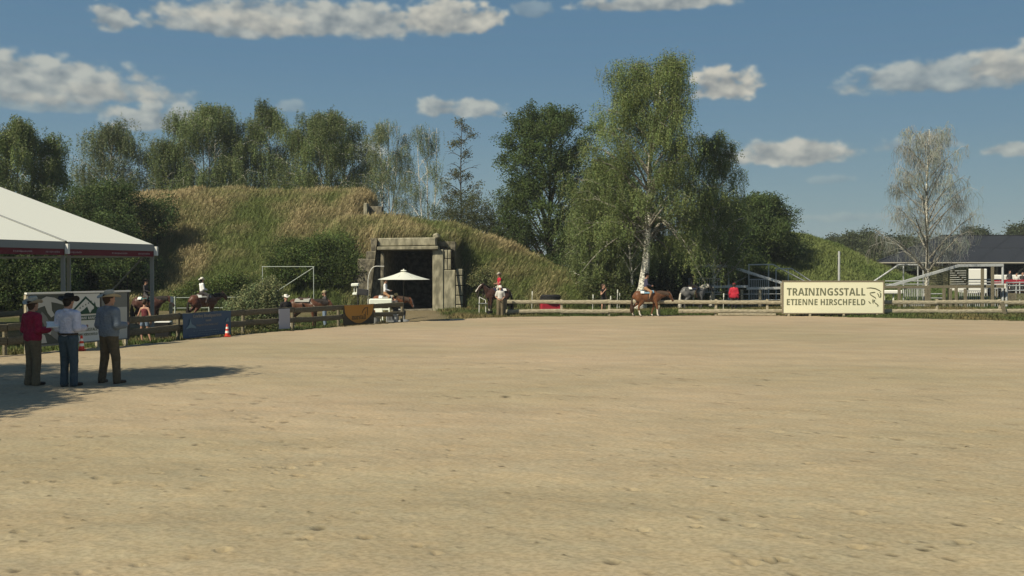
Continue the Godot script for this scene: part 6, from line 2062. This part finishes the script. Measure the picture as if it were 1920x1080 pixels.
	if o.has("hat"):
		var g := Geo.new()
		if o.get("cap", false):
			g.lathe([Vector2(0.106, 0.03), Vector2(0.106, 0.075), Vector2(0.092, 0.115), Vector2(0.055, 0.142), Vector2(0.0, 0.15)], 18, hx * Transform3D(Basis.from_scale(Vector3(0.88, 1, 1)), Vector3(0, 0, -0.012)))
			g.plate(PackedVector2Array([Vector2(-0.075, 0.0), Vector2(0.075, 0.0), Vector2(0.068, 0.06), Vector2(0.03, 0.09), Vector2(-0.03, 0.09), Vector2(-0.068, 0.06)]), 0.006, hx * Transform3D(Basis(Vector3.RIGHT, PI / 2 + 0.25), Vector3(0, 0.045, 0.075)))
			part("cap", g, o.hat, t)
		else:
			var hat := part("hat", cowboy_hat(o.get("brim", 1.0), o.get("curl", 1.0)), o.hat, t)
			hat.transform = hx * Transform3D(Basis(Vector3.RIGHT, o.get("tip", -0.06)), Vector3(0, 0.058, -0.012))
			if o.has("band"):
				var b := Geo.new()
				b.lathe([Vector2(0.098, 0.006), Vector2(0.112, 0.007), Vector2(0.110, 0.030), Vector2(0.098, 0.030)], 20, Transform3D(Basis.from_scale(Vector3(0.86, 1, 1.04)), Vector3.ZERO))
				part("hat_band", b, o.band, hat)
	return t


func cowboy_hat(brim: float, curl: float) -> Geo:
	var g := Geo.new()
	var rings := [[1.0, -1], [0.86, -1], [0.72, -1], [0.60, 0.0], [0.57, 0.05], [0.52, 0.095], [0.43, 0.118], [0.26, 0.105], [0.0, 0.092]]
	var sides := 28
	for side in 2:
		var start := g.v.size()
		for q in rings.size():
			for s in sides:
				var a := TAU * s / sides
				var f: float = rings[q][0]
				var p: Vector3
				if rings[q][1] < 0.0:
					var e := (f - 0.6) / 0.4
					p = Vector3(sin(a) * lerpf(0.093, 0.168 * brim, e), pow(e, 1.5) * (0.075 * curl * pow(absf(sin(a)), 1.6) - 0.022 * absf(cos(a))), cos(a) * lerpf(0.11, 0.20 * brim, e))
				else:
					var y: float = rings[q][1]
					p = Vector3(sin(a) * 0.155 * f, y + (0.012 * cos(a) * (1.0 if y > 0.06 else 0.0)), cos(a) * 0.184 * f)
					if y > 0.1:
						p.y += 0.022 * absf(sin(a)) * f
				p.y -= 0.007 * side
				g.vert(p, Vector3.UP)
		for q in rings.size() - 1:
			for s in sides:
				var a := start + q * sides + s
				var b := start + q * sides + (s + 1) % sides
				g.ix.append_array([a, a + sides, b, b, a + sides, b + sides] if side == 0 else [a, b, a + sides, b, b + sides, a + sides])
	# smooth normals
	var acc := PackedVector3Array()
	acc.resize(g.v.size())
	for k in range(0, g.ix.size(), 3):
		var nn := (g.v[g.ix[k + 2]] - g.v[g.ix[k]]).cross(g.v[g.ix[k + 1]] - g.v[g.ix[k]])
		for e in 3:
			acc[g.ix[k + e]] += nn
	for k in acc.size():
		g.n[k] = acc[k].normalized() if acc[k].length() > 1e-9 else Vector3.UP
	return g


# a cloth laid over the horse's back: an arc round the barrel between two places along it
func saddle_cloth(z0: float, z1: float, top: float, r: float, half: float) -> Geo:
	var g := Geo.new()
	for side in 2:
		var rad := r + 0.022 * (1 - side)
		var start := g.v.size()
		for i in 9:
			for j in 19:
				var a := lerpf(-half, half, j / 18.0)
				var z := lerpf(z0, z1, i / 8.0)
				var o := Vector3(sin(a), cos(a), 0)
				g.vert(Vector3(o.x * rad * 0.98, top - r + o.y * rad, z), o * (1 - 2 * side))
		for i in 8:
			for j in 18:
				var q := start + i * 19 + j
				g.face(q, q + 1, q + 20)
				g.face(q, q + 20, q + 19)
	return g


# facing +z, hooves on y = 0, withers about 1.45 m
func horse(label: String, pos: Vector3, turn: float, size: float, o: Dictionary) -> Node3D:
	var t := thing("horse", label, "horse", pos, turn)
	t.scale = Vector3(size, size, size)
	var X := Vector3.RIGHT
	var poll: Vector3 = o.get("poll", Vector3(0, 1.46, 1.12))
	var muz: Vector3 = o.get("muzzle", Vector3(0, 1.02, 1.47))
	var hdir := (muz - poll).normalized()
	var stride: Array = o.get("stride", [0.0, 0.0, 0.0, 0.0])
	var pr := [
		[Vector3(0, 1.10, 0.42), Vector3(0, 1.13, -0.05), 0.285, 0.30, 0.08, X, 0.84],
		[Vector3(0, 1.13, -0.05), Vector3(0, 1.17, -0.52), 0.30, 0.265, 0.08, X, 0.9],
		[Vector3(0, 1.33, 0.36), Vector3(0, 1.28, 0.0), 0.13, 0.13, 0.1],
		[Vector3(0, 1.20, -0.55), Vector3(0, 1.10, -0.70), 0.22, 0.16, 0.08],
		[Vector3(0, 1.13, 0.50), poll + Vector3(0, -0.08, -0.06), 0.225, 0.105, 0.09, X, 0.66],
		[Vector3(0, 1.0, 0.55), Vector3(0, 0.98, 0.40), 0.17, 0.2, 0.08],
		[poll + Vector3(0, -0.05, 0.02), poll.lerp(muz, 0.45), 0.105, 0.098, 0.05, X, 0.72],
		[poll.lerp(muz, 0.4), muz, 0.088, 0.062, 0.04, X, 0.8],
		[poll.lerp(muz, 0.18) + Vector3(0, -0.08, -0.05), poll.lerp(muz, 0.45) + Vector3(0, -0.05, -0.03), 0.07, 0.05, 0.04, X, 0.8]]
	for s in [-1.0, 1.0]:
		var ear := poll + Vector3(0.05 * s, 0.05, -0.03)
		pr.append([ear, ear + Vector3(0.012 * s, 0.12, 0.03), 0.03, 0.008, 0.015, Vector3.BACK, 0.6])
	var hooves := []
	for k in 4:
		var s := 1.0 if k % 2 == 0 else -1.0
		var w: float = stride[k]
		var lift := maxf(0.0, absf(w) - 0.16) * 0.35 * (1.0 if w < 0.0 else 0.2)
		var x := 0.145 * s
		if k < 2:
			var a := Vector3(x, 0.96, 0.44)
			var kn := Vector3(x, 0.47, 0.47 + w * 0.6)
			var ft := Vector3(x, 0.15 + lift, 0.44 + w)
			var hf := Vector3(x, 0.045 + lift, 0.50 + w)
			pr.append([Vector3(0.15 * s, 1.08, 0.40), a, 0.16, 0.13, 0.06, X, 0.6])
			pr.append([a, kn, 0.115, 0.056, 0.05])
			pr.append([kn, ft, 0.052, 0.037, 0.02])
			pr.append([ft, hf, 0.042, 0.045, 0.02])
			hooves.append(hf)
		else:
			var a := Vector3(0.15 * s, 1.02, -0.50)
			var st := Vector3(x, 0.84, -0.38 + w * 0.3)
			var hk := Vector3(x, 0.54, -0.64 + w * 0.7)
			var ft := Vector3(x, 0.16 + lift, -0.62 + w)
			var hf := Vector3(x, 0.045 + lift, -0.55 + w)
			pr.append([Vector3(0.12 * s, 1.12, -0.5), a, 0.2, 0.19, 0.07, X, 0.72])
			pr.append([a, st, 0.18, 0.135, 0.06, X, 0.8])
			pr.append([st, hk, 0.125, 0.058, 0.05])
			pr.append([hk, ft, 0.054, 0.038, 0.02])
			pr.append([ft, hf, 0.043, 0.046, 0.02])
			hooves.append(hf)
	var coat: Color = o.get("coat", Color(0.21, 0.075, 0.028))
	var points: Color = o.get("points", coat * 0.75)
	var socks: Array = o.get("socks", [0.0, 0.0, 0.0, 0.0])
	var blaze: float = o.get("blaze", 0.0)
	var pinto: bool = o.get("pinto", false)
	var g := Geo.new()
	g.net(pr, o.get("cell", 0.032), func(p: Vector3) -> Color:
		var c := coat * (0.92 + 0.2 * nz.get_noise_3d(p.x * 30.0, p.y * 30.0, p.z * 30.0))
		if p.y < 0.62:
			c = coat.lerp(points, smoothstep(0.62, 0.42, p.y))
			var k := (0 if p.x > 0.0 else 1) + (0 if p.z > 0.0 else 2)
			if p.y < socks[k]:
				c = Color(0.62, 0.58, 0.5)
			if p.y < 0.075:
				c = Color(0.06, 0.05, 0.04)
		if pinto and nz.get_noise_3d(p.x * 9.0 + 3.0, p.y * 9.0, p.z * 9.0) > 0.08 and p.y > 0.7:
			c = Color(0.55, 0.52, 0.46)
		var along := (p - poll).dot(hdir) / poll.distance_to(muz)
		if along > 0.1 and p.z > 0.7:
			if blaze > 0.0 and absf(p.x) < blaze and (p - poll.lerp(muz, along)).dot(Vector3(0, -hdir.z, hdir.y)) < -0.02:
				c = Color(0.66, 0.62, 0.55)
			elif along > 0.9:
				c = c * 0.55
			var eye := poll.lerp(muz, 0.24)
			if Vector2(p.y - eye.y - 0.02, p.z - eye.z).length() < 0.028 and absf(p.x) > 0.05:
				c = Color(0.01, 0.008, 0.006)
		return c)
	part("body", g, M.coat, t)
	for hf in hooves:
		part("hoof", Geo.new().lathe([Vector2(0.0, 0.062), Vector2(0.050, 0.058), Vector2(0.062, 0.0), Vector2(0.0, 0.0)], 10, Transform3D(Basis(), hf + Vector3(0, -0.045, 0.012))), M.horn, t)
	# mane and tail: locks of hair
	var hair: StandardMaterial3D = o.get("hair", M.hair_brown)
	var r := RandomNumberGenerator.new()
	r.seed = 4
	var mane := Geo.new()
	for k in 26:
		var s := k / 25.0
		var p := Vector3(0, 1.40, 0.34).lerp(poll + Vector3(0, 0.03, -0.02), s) + Vector3(0, 0.05 * sin(s * PI), 0)
		var side := 1.0 if o.get("mane_right", true) else -1.0
		mane.tube([p, p + Vector3(-0.07 * side, -0.03, 0.01), p + Vector3(-(0.10 + r.randf() * 0.03) * side, -0.2 - r.randf() * 0.08, 0.02)], [0.022, 0.026, 0.006], 5)
	part("mane", mane, hair, t)
	var tail := Geo.new()
	var sway: float = o.get("sway", 0.0)
	for k in 15:
		var a := Vector3(r.randf_range(-0.03, 0.03), 1.28, -0.74)
		var b := a + Vector3(r.randf_range(-0.05, 0.05), -0.30, -0.13)
		var c := b + Vector3(r.randf_range(-0.09, 0.09) + sway * 0.5, -0.42, r.randf_range(-0.08, 0.06))
		var e := c + Vector3(r.randf_range(-0.05, 0.05) + sway, -0.3 - r.randf() * 0.15, r.randf_range(-0.05, 0.09))
		tail.tube([a, b, c, e], [0.022, 0.034, 0.038, 0.008], 5)
	part("tail", tail, hair, t)
	# tack
	if o.has("pad"):
		part("saddle_pad", saddle_cloth(-0.42, 0.30, 1.455, 0.315, 1.05), o.pad, t)
		var sd := Geo.new()
		sd.net([[Vector3(0, 1.45, -0.22), Vector3(0, 1.44, 0.12), 0.13, 0.12, 0.05, Vector3.UP, 0.45], [Vector3(-0.13, 1.50, -0.27), Vector3(0.13, 1.50, -0.27), 0.035, 0.035, 0.04], [Vector3(0, 1.46, 0.16), Vector3(0, 1.58, 0.2), 0.06, 0.022, 0.03],
			[Vector3(0.20, 1.40, -0.1), Vector3(0.315, 1.16, -0.08), 0.10, 0.09, 0.05, X, 0.22], [Vector3(-0.20, 1.40, -0.1), Vector3(-0.315, 1.16, -0.08), 0.10, 0.09, 0.05, X, 0.22]], 0.025)
		part("saddle", sd, o.get("saddle", M.leather), t)
		for s in [-1.0, 1.0]:
			var f := Geo.new()
			f.bar(Vector3(0.325 * s, 1.25, 0.0), Vector3(0.36 * s, 0.86, 0.04), 0.018, 0.09)
			f.box(Vector3(0.36 * s, 0.83, 0.05), Vector3(0.13, 0.03, 0.08))
			part("stirrup", f, M.leather, t)
			if o.get("number", true):
				var a: float = 0.82 * s
				part("number_card", Geo.new().box(Vector3(sin(a) * 0.343, 1.455 - 0.315 + cos(a) * 0.343, -0.32), Vector3(0.008, 0.17, 0.19), Basis(Vector3.BACK, -a + PI / 2)), M.white, t)
	if o.has("cloth_front"):
		part("pad_front", saddle_cloth(0.13, 0.33, 1.462, 0.32, 0.95), o.cloth_front, t)
	var br := Geo.new()
	var side := Vector3(0.082, 0, 0)
	var m1 := poll.lerp(muz, 0.78)
	var mid := poll.lerp(muz, 0.5)
	for s in [-1.0, 1.0]:
		br.tube([poll + side * s * 0.9 + Vector3(0, 0.05, -0.03), mid + side * s, m1 + side * s * 0.85], [0.011, 0.011, 0.011], 5)
	br.tube([poll + side * 0.9 + Vector3(0, 0.05, -0.03), poll + Vector3(0, 0.075, -0.04), poll - side * 0.9 + Vector3(0, 0.05, -0.03)], [0.011, 0.011, 0.011], 5)
	part("bridle", br, M.leather_dark, t)
	if o.get("reins", true):
		var rn := Geo.new()
		for s in [-1.0, 1.0]:
			rn.tube([m1 + side * s * 0.8, m1.lerp(Vector3(0, 1.5, 0.28), 0.5) + Vector3(0.12 * s, -0.16, 0), Vector3(0.05 * s, 1.62, 0.26)], [0.009, 0.009, 0.009], 4)
		part("reins", rn, M.leather_dark, t)
	if o.get("collar", false):
		var bc := Geo.new()
		for s in [-1.0, 1.0]:
			bc.tube([Vector3(0.19 * s, 1.36, 0.26), Vector3(0.225 * s, 1.12, 0.52), Vector3(0.0, 0.98, 0.75)], [0.018, 0.018, 0.018], 5)
		part("breast_collar", bc, M.leather_pale, t)
	return t


const RIDER_KNEE := [Vector3(0.30, 0.80, 0.26), Vector3(-0.30, 0.80, 0.26)]
const RIDER_ANK := [Vector3(0.335, 0.40, 0.10), Vector3(-0.335, 0.40, 0.10)]
const RIDER_TOE := [Vector3(0.35, 0.36, 0.27), Vector3(-0.35, 0.36, 0.27)]


# sits on the given horse: its root stands under the saddle
func rider(label: String, steed: Node3D, tall: float, o: Dictionary) -> Node3D:
	var size := steed.scale.x
	var k := tall / 1.75
	o.merge({"knee": RIDER_KNEE, "ank": RIDER_ANK, "toe": RIDER_TOE, "pel": Vector3(0, 1.0, -0.02), "elb": [Vector3(0.21, -0.33, 0.04), Vector3(-0.21, -0.33, 0.04)], "wri": [Vector3(0.08, -0.40, 0.28), Vector3(-0.08, -0.40, 0.28)]})
	var seat := 1.50 * size
	return person(label, steed.position + steed.basis.orthonormalized() * Vector3(0, 0, -0.08 * size) + Vector3.UP * (seat - 0.90 * k), steed.rotation.y, tall, o)


func build_folk() -> void:
	body_templates()
	# three judges on the sand
	var hold := {"elb": [Vector3(0.225, -0.33, -0.02), Vector3(-0.225, -0.33, -0.02)], "wri": [Vector3(0.10, -0.36, 0.26), Vector3(-0.17, -0.34, 0.25)], "cell": 0.015, "collar": true}
	person("man in a crimson jacket, khaki trousers and pale hat holding white papers", at(62, 722, 19.4) * Vector3(1, 0, 1), PI - 0.5, 1.74, hold.merged({"top": M.cloth_red, "top_name": "jacket", "loose": 0.032, "hem": -0.04, "legs": M.cloth_khaki, "leg_fit": 0.022, "flare": 0.028, "hat": M.felt, "band": M.leather, "hair": M.hair_brown, "shoe": M.leather_dark,
		"wri": [Vector3(0.06, -0.34, 0.30), Vector3(-0.14, -0.33, 0.30)], "look": 0.1}))
	person("man in a white shirt, blue jeans and black western hat seen from behind", at(129, 724, 19.2) * Vector3(1, 0, 1), PI - 0.28, 1.81, hold.merged({"top": M.cloth_white, "loose": 0.030, "legs": M.denim, "leg_fit": 0.016, "flare": 0.016, "belt": true, "hat": M.felt_black, "brim": 1.06, "hair": M.hair_dark, "shoe": M.leather_dark, "nod": 0.16, "slim": 1.08,
		"ank": [Vector3(0.09, 0.085, -0.02), Vector3(-0.10, 0.085, 0.02)], "toe": [Vector3(0.16, 0.035, 0.14), Vector3(-0.13, 0.035, 0.19)]}))
	person("man in a grey blue blazer, brown trousers and light western hat", at(205, 717, 19.7) * Vector3(1, 0, 1), PI - 0.38, 1.86, hold.merged({"top": M.cloth_grey_blue, "top_name": "blazer", "loose": 0.034, "hem": -0.05, "legs": M.cloth_brown, "leg_fit": 0.022, "flare": 0.012, "hat": M.felt, "band": M.leather_pale, "brim": 1.12, "curl": 0.8, "hair": M.hair_brown, "shoe": M.leather, "look": -0.35, "nod": 0.05,
		"knee": [Vector3(0.14, 0.50, 0.03), Vector3(-0.15, 0.50, 0.02)], "ank": [Vector3(0.17, 0.085, -0.02), Vector3(-0.19, 0.085, 0.0)], "toe": [Vector3(0.21, 0.035, 0.14), Vector3(-0.23, 0.035, 0.16)]}))
	# papers the first man holds
	var a := at(98, 609, 19.15)
	var pp := thing("paper_sheets", "white paper sheets in the hands of the man in the crimson jacket", "paper", a)
	for k in 3:
		part("sheet", Geo.new().box(Vector3(0.004 * k, 0.006 * k, 0), Vector3(0.20, 0.004, 0.28), Basis(Vector3.UP, 0.4 + 0.1 * k) * Basis(Vector3.RIGHT, 0.35)), M.white, pp)
	# girl behind the left fence
	var p := at(272, 640, 31.7)
	person("girl in a dark red strappy top and denim shorts behind the left fence", Vector3(p.x, land(p.x, 31.7), p.z), PI - 0.15, 1.50, {"cell": 0.018, "slim": 0.84, "top": M.cloth_maroon, "top_name": "top", "strappy": true, "crop": 0.1, "legs": M.denim_pale, "legs_name": "shorts", "leg_to": 0.34, "boots": false, "shoe": M.leather_pale, "hair": M.hair_brown, "cut": "bun",
		"knee": [Vector3(0.18, 0.50, 0.03), Vector3(-0.12, 0.50, 0.03)], "ank": [Vector3(0.10, 0.085, 0.0), Vector3(-0.26, 0.085, 0.0)], "toe": [Vector3(0.12, 0.035, 0.15), Vector3(-0.32, 0.035, 0.14)], "wri": [Vector3(0.27, -0.56, 0.05), Vector3(-0.2, -0.6, 0.1)]})
	# chestnut before the right fence
	var h := horse("chestnut horse with white stockings walking along the right fence", at(1214, 594, 49.4) * Vector3(1, 0, 1), PI / 2, 0.92, {"coat": Color(0.15, 0.062, 0.027), "points": Color(0.12, 0.046, 0.02), "poll": Vector3(0, 1.36, 1.16), "muzzle": Vector3(0, 0.90, 1.42), "stride": [-0.20, 0.10, -0.20, 0.17], "socks": [0.14, 0.42, 0.22, 0.34], "blaze": 0.03, "pad": M.pad_blue, "cloth_front": M.pad_blue, "hair": M.hair_brown, "cell": 0.028, "sway": 0.0})
	rider("rider in a navy top and dark hat on the chestnut horse by the right fence", h, 1.60, {"top": M.cloth_navy, "legs": M.chaps_tan, "hat": M.felt_black, "hair": M.hair_dark, "lean": Vector3(0, 0, 0.03), "cell": 0.024, "slim": 0.95})
	# bay with a rider in red
	p = at(933, 594, 52.6)
	h = horse("dark bay horse with a white blaze standing behind the person in the pale cap", Vector3(p.x, land(p.x, 52.6), p.z), -PI / 2 + 0.45, 0.98, {"coat": Color(0.055, 0.025, 0.017), "points": Color(0.02, 0.014, 0.012), "poll": Vector3(0, 1.66, 0.92), "muzzle": Vector3(0, 1.28, 1.30), "socks": [0.0, 0.3, 0.0, 0.0], "blaze": 0.034, "pad": M.pad_navy, "hair": M.hair_dark})
	rider("rider in a red waistcoat and pale hat on the dark bay horse", h, 1.50, {"top": M.cloth_crimson, "sleeve": 0.4, "legs": M.leather_pale, "hat": M.felt, "brim": 0.85, "hair": M.hair_brown, "slim": 0.88, "look": 0.3})
	person("person in a pale T-shirt, pale cap and wide brown trousers at the fence gap", at(938, 594, 49.6) * Vector3(1, 0, 1), 0.15, 1.58, {"top": M.cloth_tee, "sleeve": 0.75, "loose": 0.02, "legs": M.cloth_khaki, "leg_fit": 0.05, "flare": 0.06, "hat": M.felt_white, "cap": true, "hair": M.hair_dark, "boots": false, "cell": 0.022, "wri": [Vector3(0.10, -0.50, 0.2), Vector3(-0.10, -0.50, 0.2)]})
	# woman behind the right fence
	p = at(1131, 590, 51.8)
	person("woman in a black sleeveless top with a hand at her mouth behind the fence", Vector3(p.x, 0, p.z), 0.7, 1.64, {"cell": 0.022, "slim": 0.86, "top": M.cloth_black, "top_name": "top", "sleeve": 0.12, "legs": M.cloth_black, "legs_name": "shorts", "leg_to": 0.4, "boots": false, "shoe": M.leather_dark, "hair": M.hair_brown, "cut": "long", "elb": [Vector3(0.22, -0.34, -0.02), Vector3(-0.22, -0.32, 0.06)], "wri": [Vector3(0.24, -0.58, 0.05), Vector3(-0.08, -0.08, 0.22)], "look": 0.4})
	# red jacket, seen from behind
	p = at(1376, 590, 56.0)
	person("person in a red jacket and red cap standing by the left steel chute", Vector3(p.x, 0, p.z), PI - 0.5, 1.62, {"top": M.cloth_crimson, "top_name": "jacket", "loose": 0.05, "hem": -0.02, "legs": M.cloth_black, "hat": M.cloth_crimson, "cap": true, "hair": M.hair_brown})
	# grey horse in the shade
	p = at(1300, 590, 57.0)
	h = horse("grey horse with a pale tail standing in the shade behind the right fence", Vector3(p.x, 0, p.z), PI / 2 + 0.25, 0.98, {"coat": Color(0.13, 0.13, 0.13), "points": Color(0.08, 0.08, 0.08), "poll": Vector3(0, 1.62, 0.98), "muzzle": Vector3(0, 1.2, 1.32), "hair": M.leather_pale, "pad": M.pad_navy})
	rider("rider in black sitting on the grey horse in the shade", h, 1.52, {"top": M.cloth_black, "legs": M.cloth_black, "hat": M.felt_black, "hair": M.hair_dark, "lean": Vector3(0, -0.03, 0.12)})
	# chestnut under the white shirt, going away behind the left fence
	p = at(382, 600, 51.0)
	h = horse("red bay horse seen from behind under the white shirted rider", Vector3(p.x, land(p.x, 51.0), p.z), PI / 2 + 0.75, 1.0, {"coat": Color(0.10, 0.036, 0.02), "points": Color(0.012, 0.01, 0.01), "pad": M.pad_grey, "hair": M.hair_dark, "poll": Vector3(0, 1.5, 1.1), "muzzle": Vector3(0, 1.05, 1.4), "stride": [0.1, -0.1, -0.12, 0.12]})
	rider("rider in a white shirt and white hat on the red bay horse", h, 1.58, {"top": M.cloth_shirt, "loose": 0.025, "legs": M.cloth_charcoal, "leg_fit": 0.03, "hat": M.felt_white, "hair": M.hair_dark, "cut": "long", "slim": 0.92})
	# dark rider behind the tent leg
	p = at(277, 600, 49.0)
	h = horse("brown horse behind the tent leg under the rider in a checked shirt", Vector3(p.x, land(p.x, 49.0), p.z), PI / 2 - 0.1, 0.98, {"coat": Color(0.075, 0.03, 0.02), "points": Color(0.02, 0.014, 0.012), "pad": M.pad_teal, "hair": M.hair_dark, "poll": Vector3(0, 1.45, 1.12), "muzzle": Vector3(0, 1.0, 1.42), "blaze": 0.02})
	rider("rider in a dark checked shirt and dark hat half hidden by the tent leg", h, 1.55, {"top": M.cloth_charcoal, "legs": M.cloth_charcoal, "hat": M.felt_black, "hair": M.hair_dark, "slim": 0.95})
	# black clad person and the saddled horse
	p = at(536, 604, 40.6)
	person("person in black with a white western hat behind the grey hung board", Vector3(p.x, land(p.x, 40.6), p.z), 0.5, 1.66, {"top": M.cloth_black, "loose": 0.03, "legs": M.cloth_black, "hat": M.felt_white, "curl": 1.2, "hair": M.hair_dark, "wri": [Vector3(0.1, -0.4, 0.22), Vector3(-0.1, -0.4, 0.22)]})
	p = at(572, 605, 44.5)
	h = horse("brown saddled horse without a rider standing between two people", Vector3(p.x, land(p.x, 44.5), p.z), PI / 2 - 0.15, 0.98, {"coat": Color(0.10, 0.042, 0.022), "points": Color(0.07, 0.03, 0.018), "pad": M.pad_grey, "collar": true, "hair": M.hair_dark, "poll": Vector3(0, 1.35, 1.16), "muzzle": Vector3(0, 0.9, 1.42), "number": false, "reins": false, "socks": [0, 0, 0.3, 0.3]})
	p = at(609, 611, 46.0)
	person("man in a charcoal T-shirt, blue jeans and a cap leading the saddled horse", Vector3(p.x, land(p.x, 46.0), p.z), -PI / 2 + 0.35, 1.76, {"top": M.cloth_charcoal, "sleeve": 0.8, "loose": 0.02, "legs": M.denim_pale, "hat": M.straw, "cap": true, "hair": M.hair_brown, "elb": [Vector3(0.2, -0.34, 0.0), Vector3(-0.22, -0.34, -0.02)], "wri": [Vector3(0.06, -0.40, 0.26), Vector3(-0.1, -0.42, 0.25)]})
	# rider half hidden by the parasol
	p = at(726, 600, 49.0)
	h = horse("chestnut horse with a white sock passing behind the white parasol", Vector3(p.x, land(p.x, 49.0), p.z), PI / 2, 0.96, {"coat": Color(0.18, 0.065, 0.027), "points": Color(0.15, 0.05, 0.024), "pad": M.pad_grey, "hair": M.hair_brown, "poll": Vector3(0, 1.30, 1.18), "muzzle": Vector3(0, 0.86, 1.38), "socks": [0.0, 0.34, 0.0, 0.0], "blaze": 0.03, "stride": [-0.1, 0.15, 0.1, -0.12]})
	rider("rider in a white shirt and brown chaps under the edge of the white parasol", h, 1.55, {"top": M.cloth_shirt, "legs": M.chaps_tan, "hat": M.straw, "hair": M.hair_brown, "slim": 0.92})
	p = at(742, 604, 44.8)
	person("person in dark clothes and a straw hat sitting under the white parasol", Vector3(p.x, land(p.x, 44.8), p.z), 2.2, 1.68, {"top": M.cloth_charcoal, "legs": M.cloth_charcoal, "hat": M.straw, "curl": 0.3, "hair": M.hair_dark, "pel": Vector3(0, 0.54, 0), "knee": [Vector3(0.12, 0.50, 0.42), Vector3(-0.12, 0.50, 0.42)], "ank": [Vector3(0.13, 0.085, 0.38), Vector3(-0.13, 0.085, 0.38)], "toe": [Vector3(0.15, 0.035, 0.55), Vector3(-0.15, 0.035, 0.55)], "wri": [Vector3(0.12, -0.38, 0.3), Vector3(-0.12, -0.38, 0.3)]})
	p = at(166, 560, 46.0)
	person("person in dark clothes far back under the marquee above the grey board", Vector3(p.x, land(p.x, 46.0), p.z), 0.4, 1.72, {"top": M.cloth_charcoal, "legs": M.cloth_black, "hair": M.hair_brown, "cell": 0.035})
	# spectators in the shade of the barn
	for e in [[1893, 511, 0.2], [1906, 516, -0.3], [1917, 514, 0.1]]:
		p = at(e[0], e[1] + 12, 81.6)
		person(["seated spectator in dark clothes nearest the barn post behind the red barrier", "middle one of the spectators behind the red barrier", "spectator at the right edge behind the red barrier"][[1893, 1906, 1917].find(e[0])], Vector3(p.x, p.y - 1.0, p.z), e[2], 1.7, {"top": M.cloth_charcoal if e[0] != 1906 else M.cloth_tee, "legs": M.cloth_black, "hair": M.hair_dark, "cell": 0.04, "group": "spectators by the barn"})
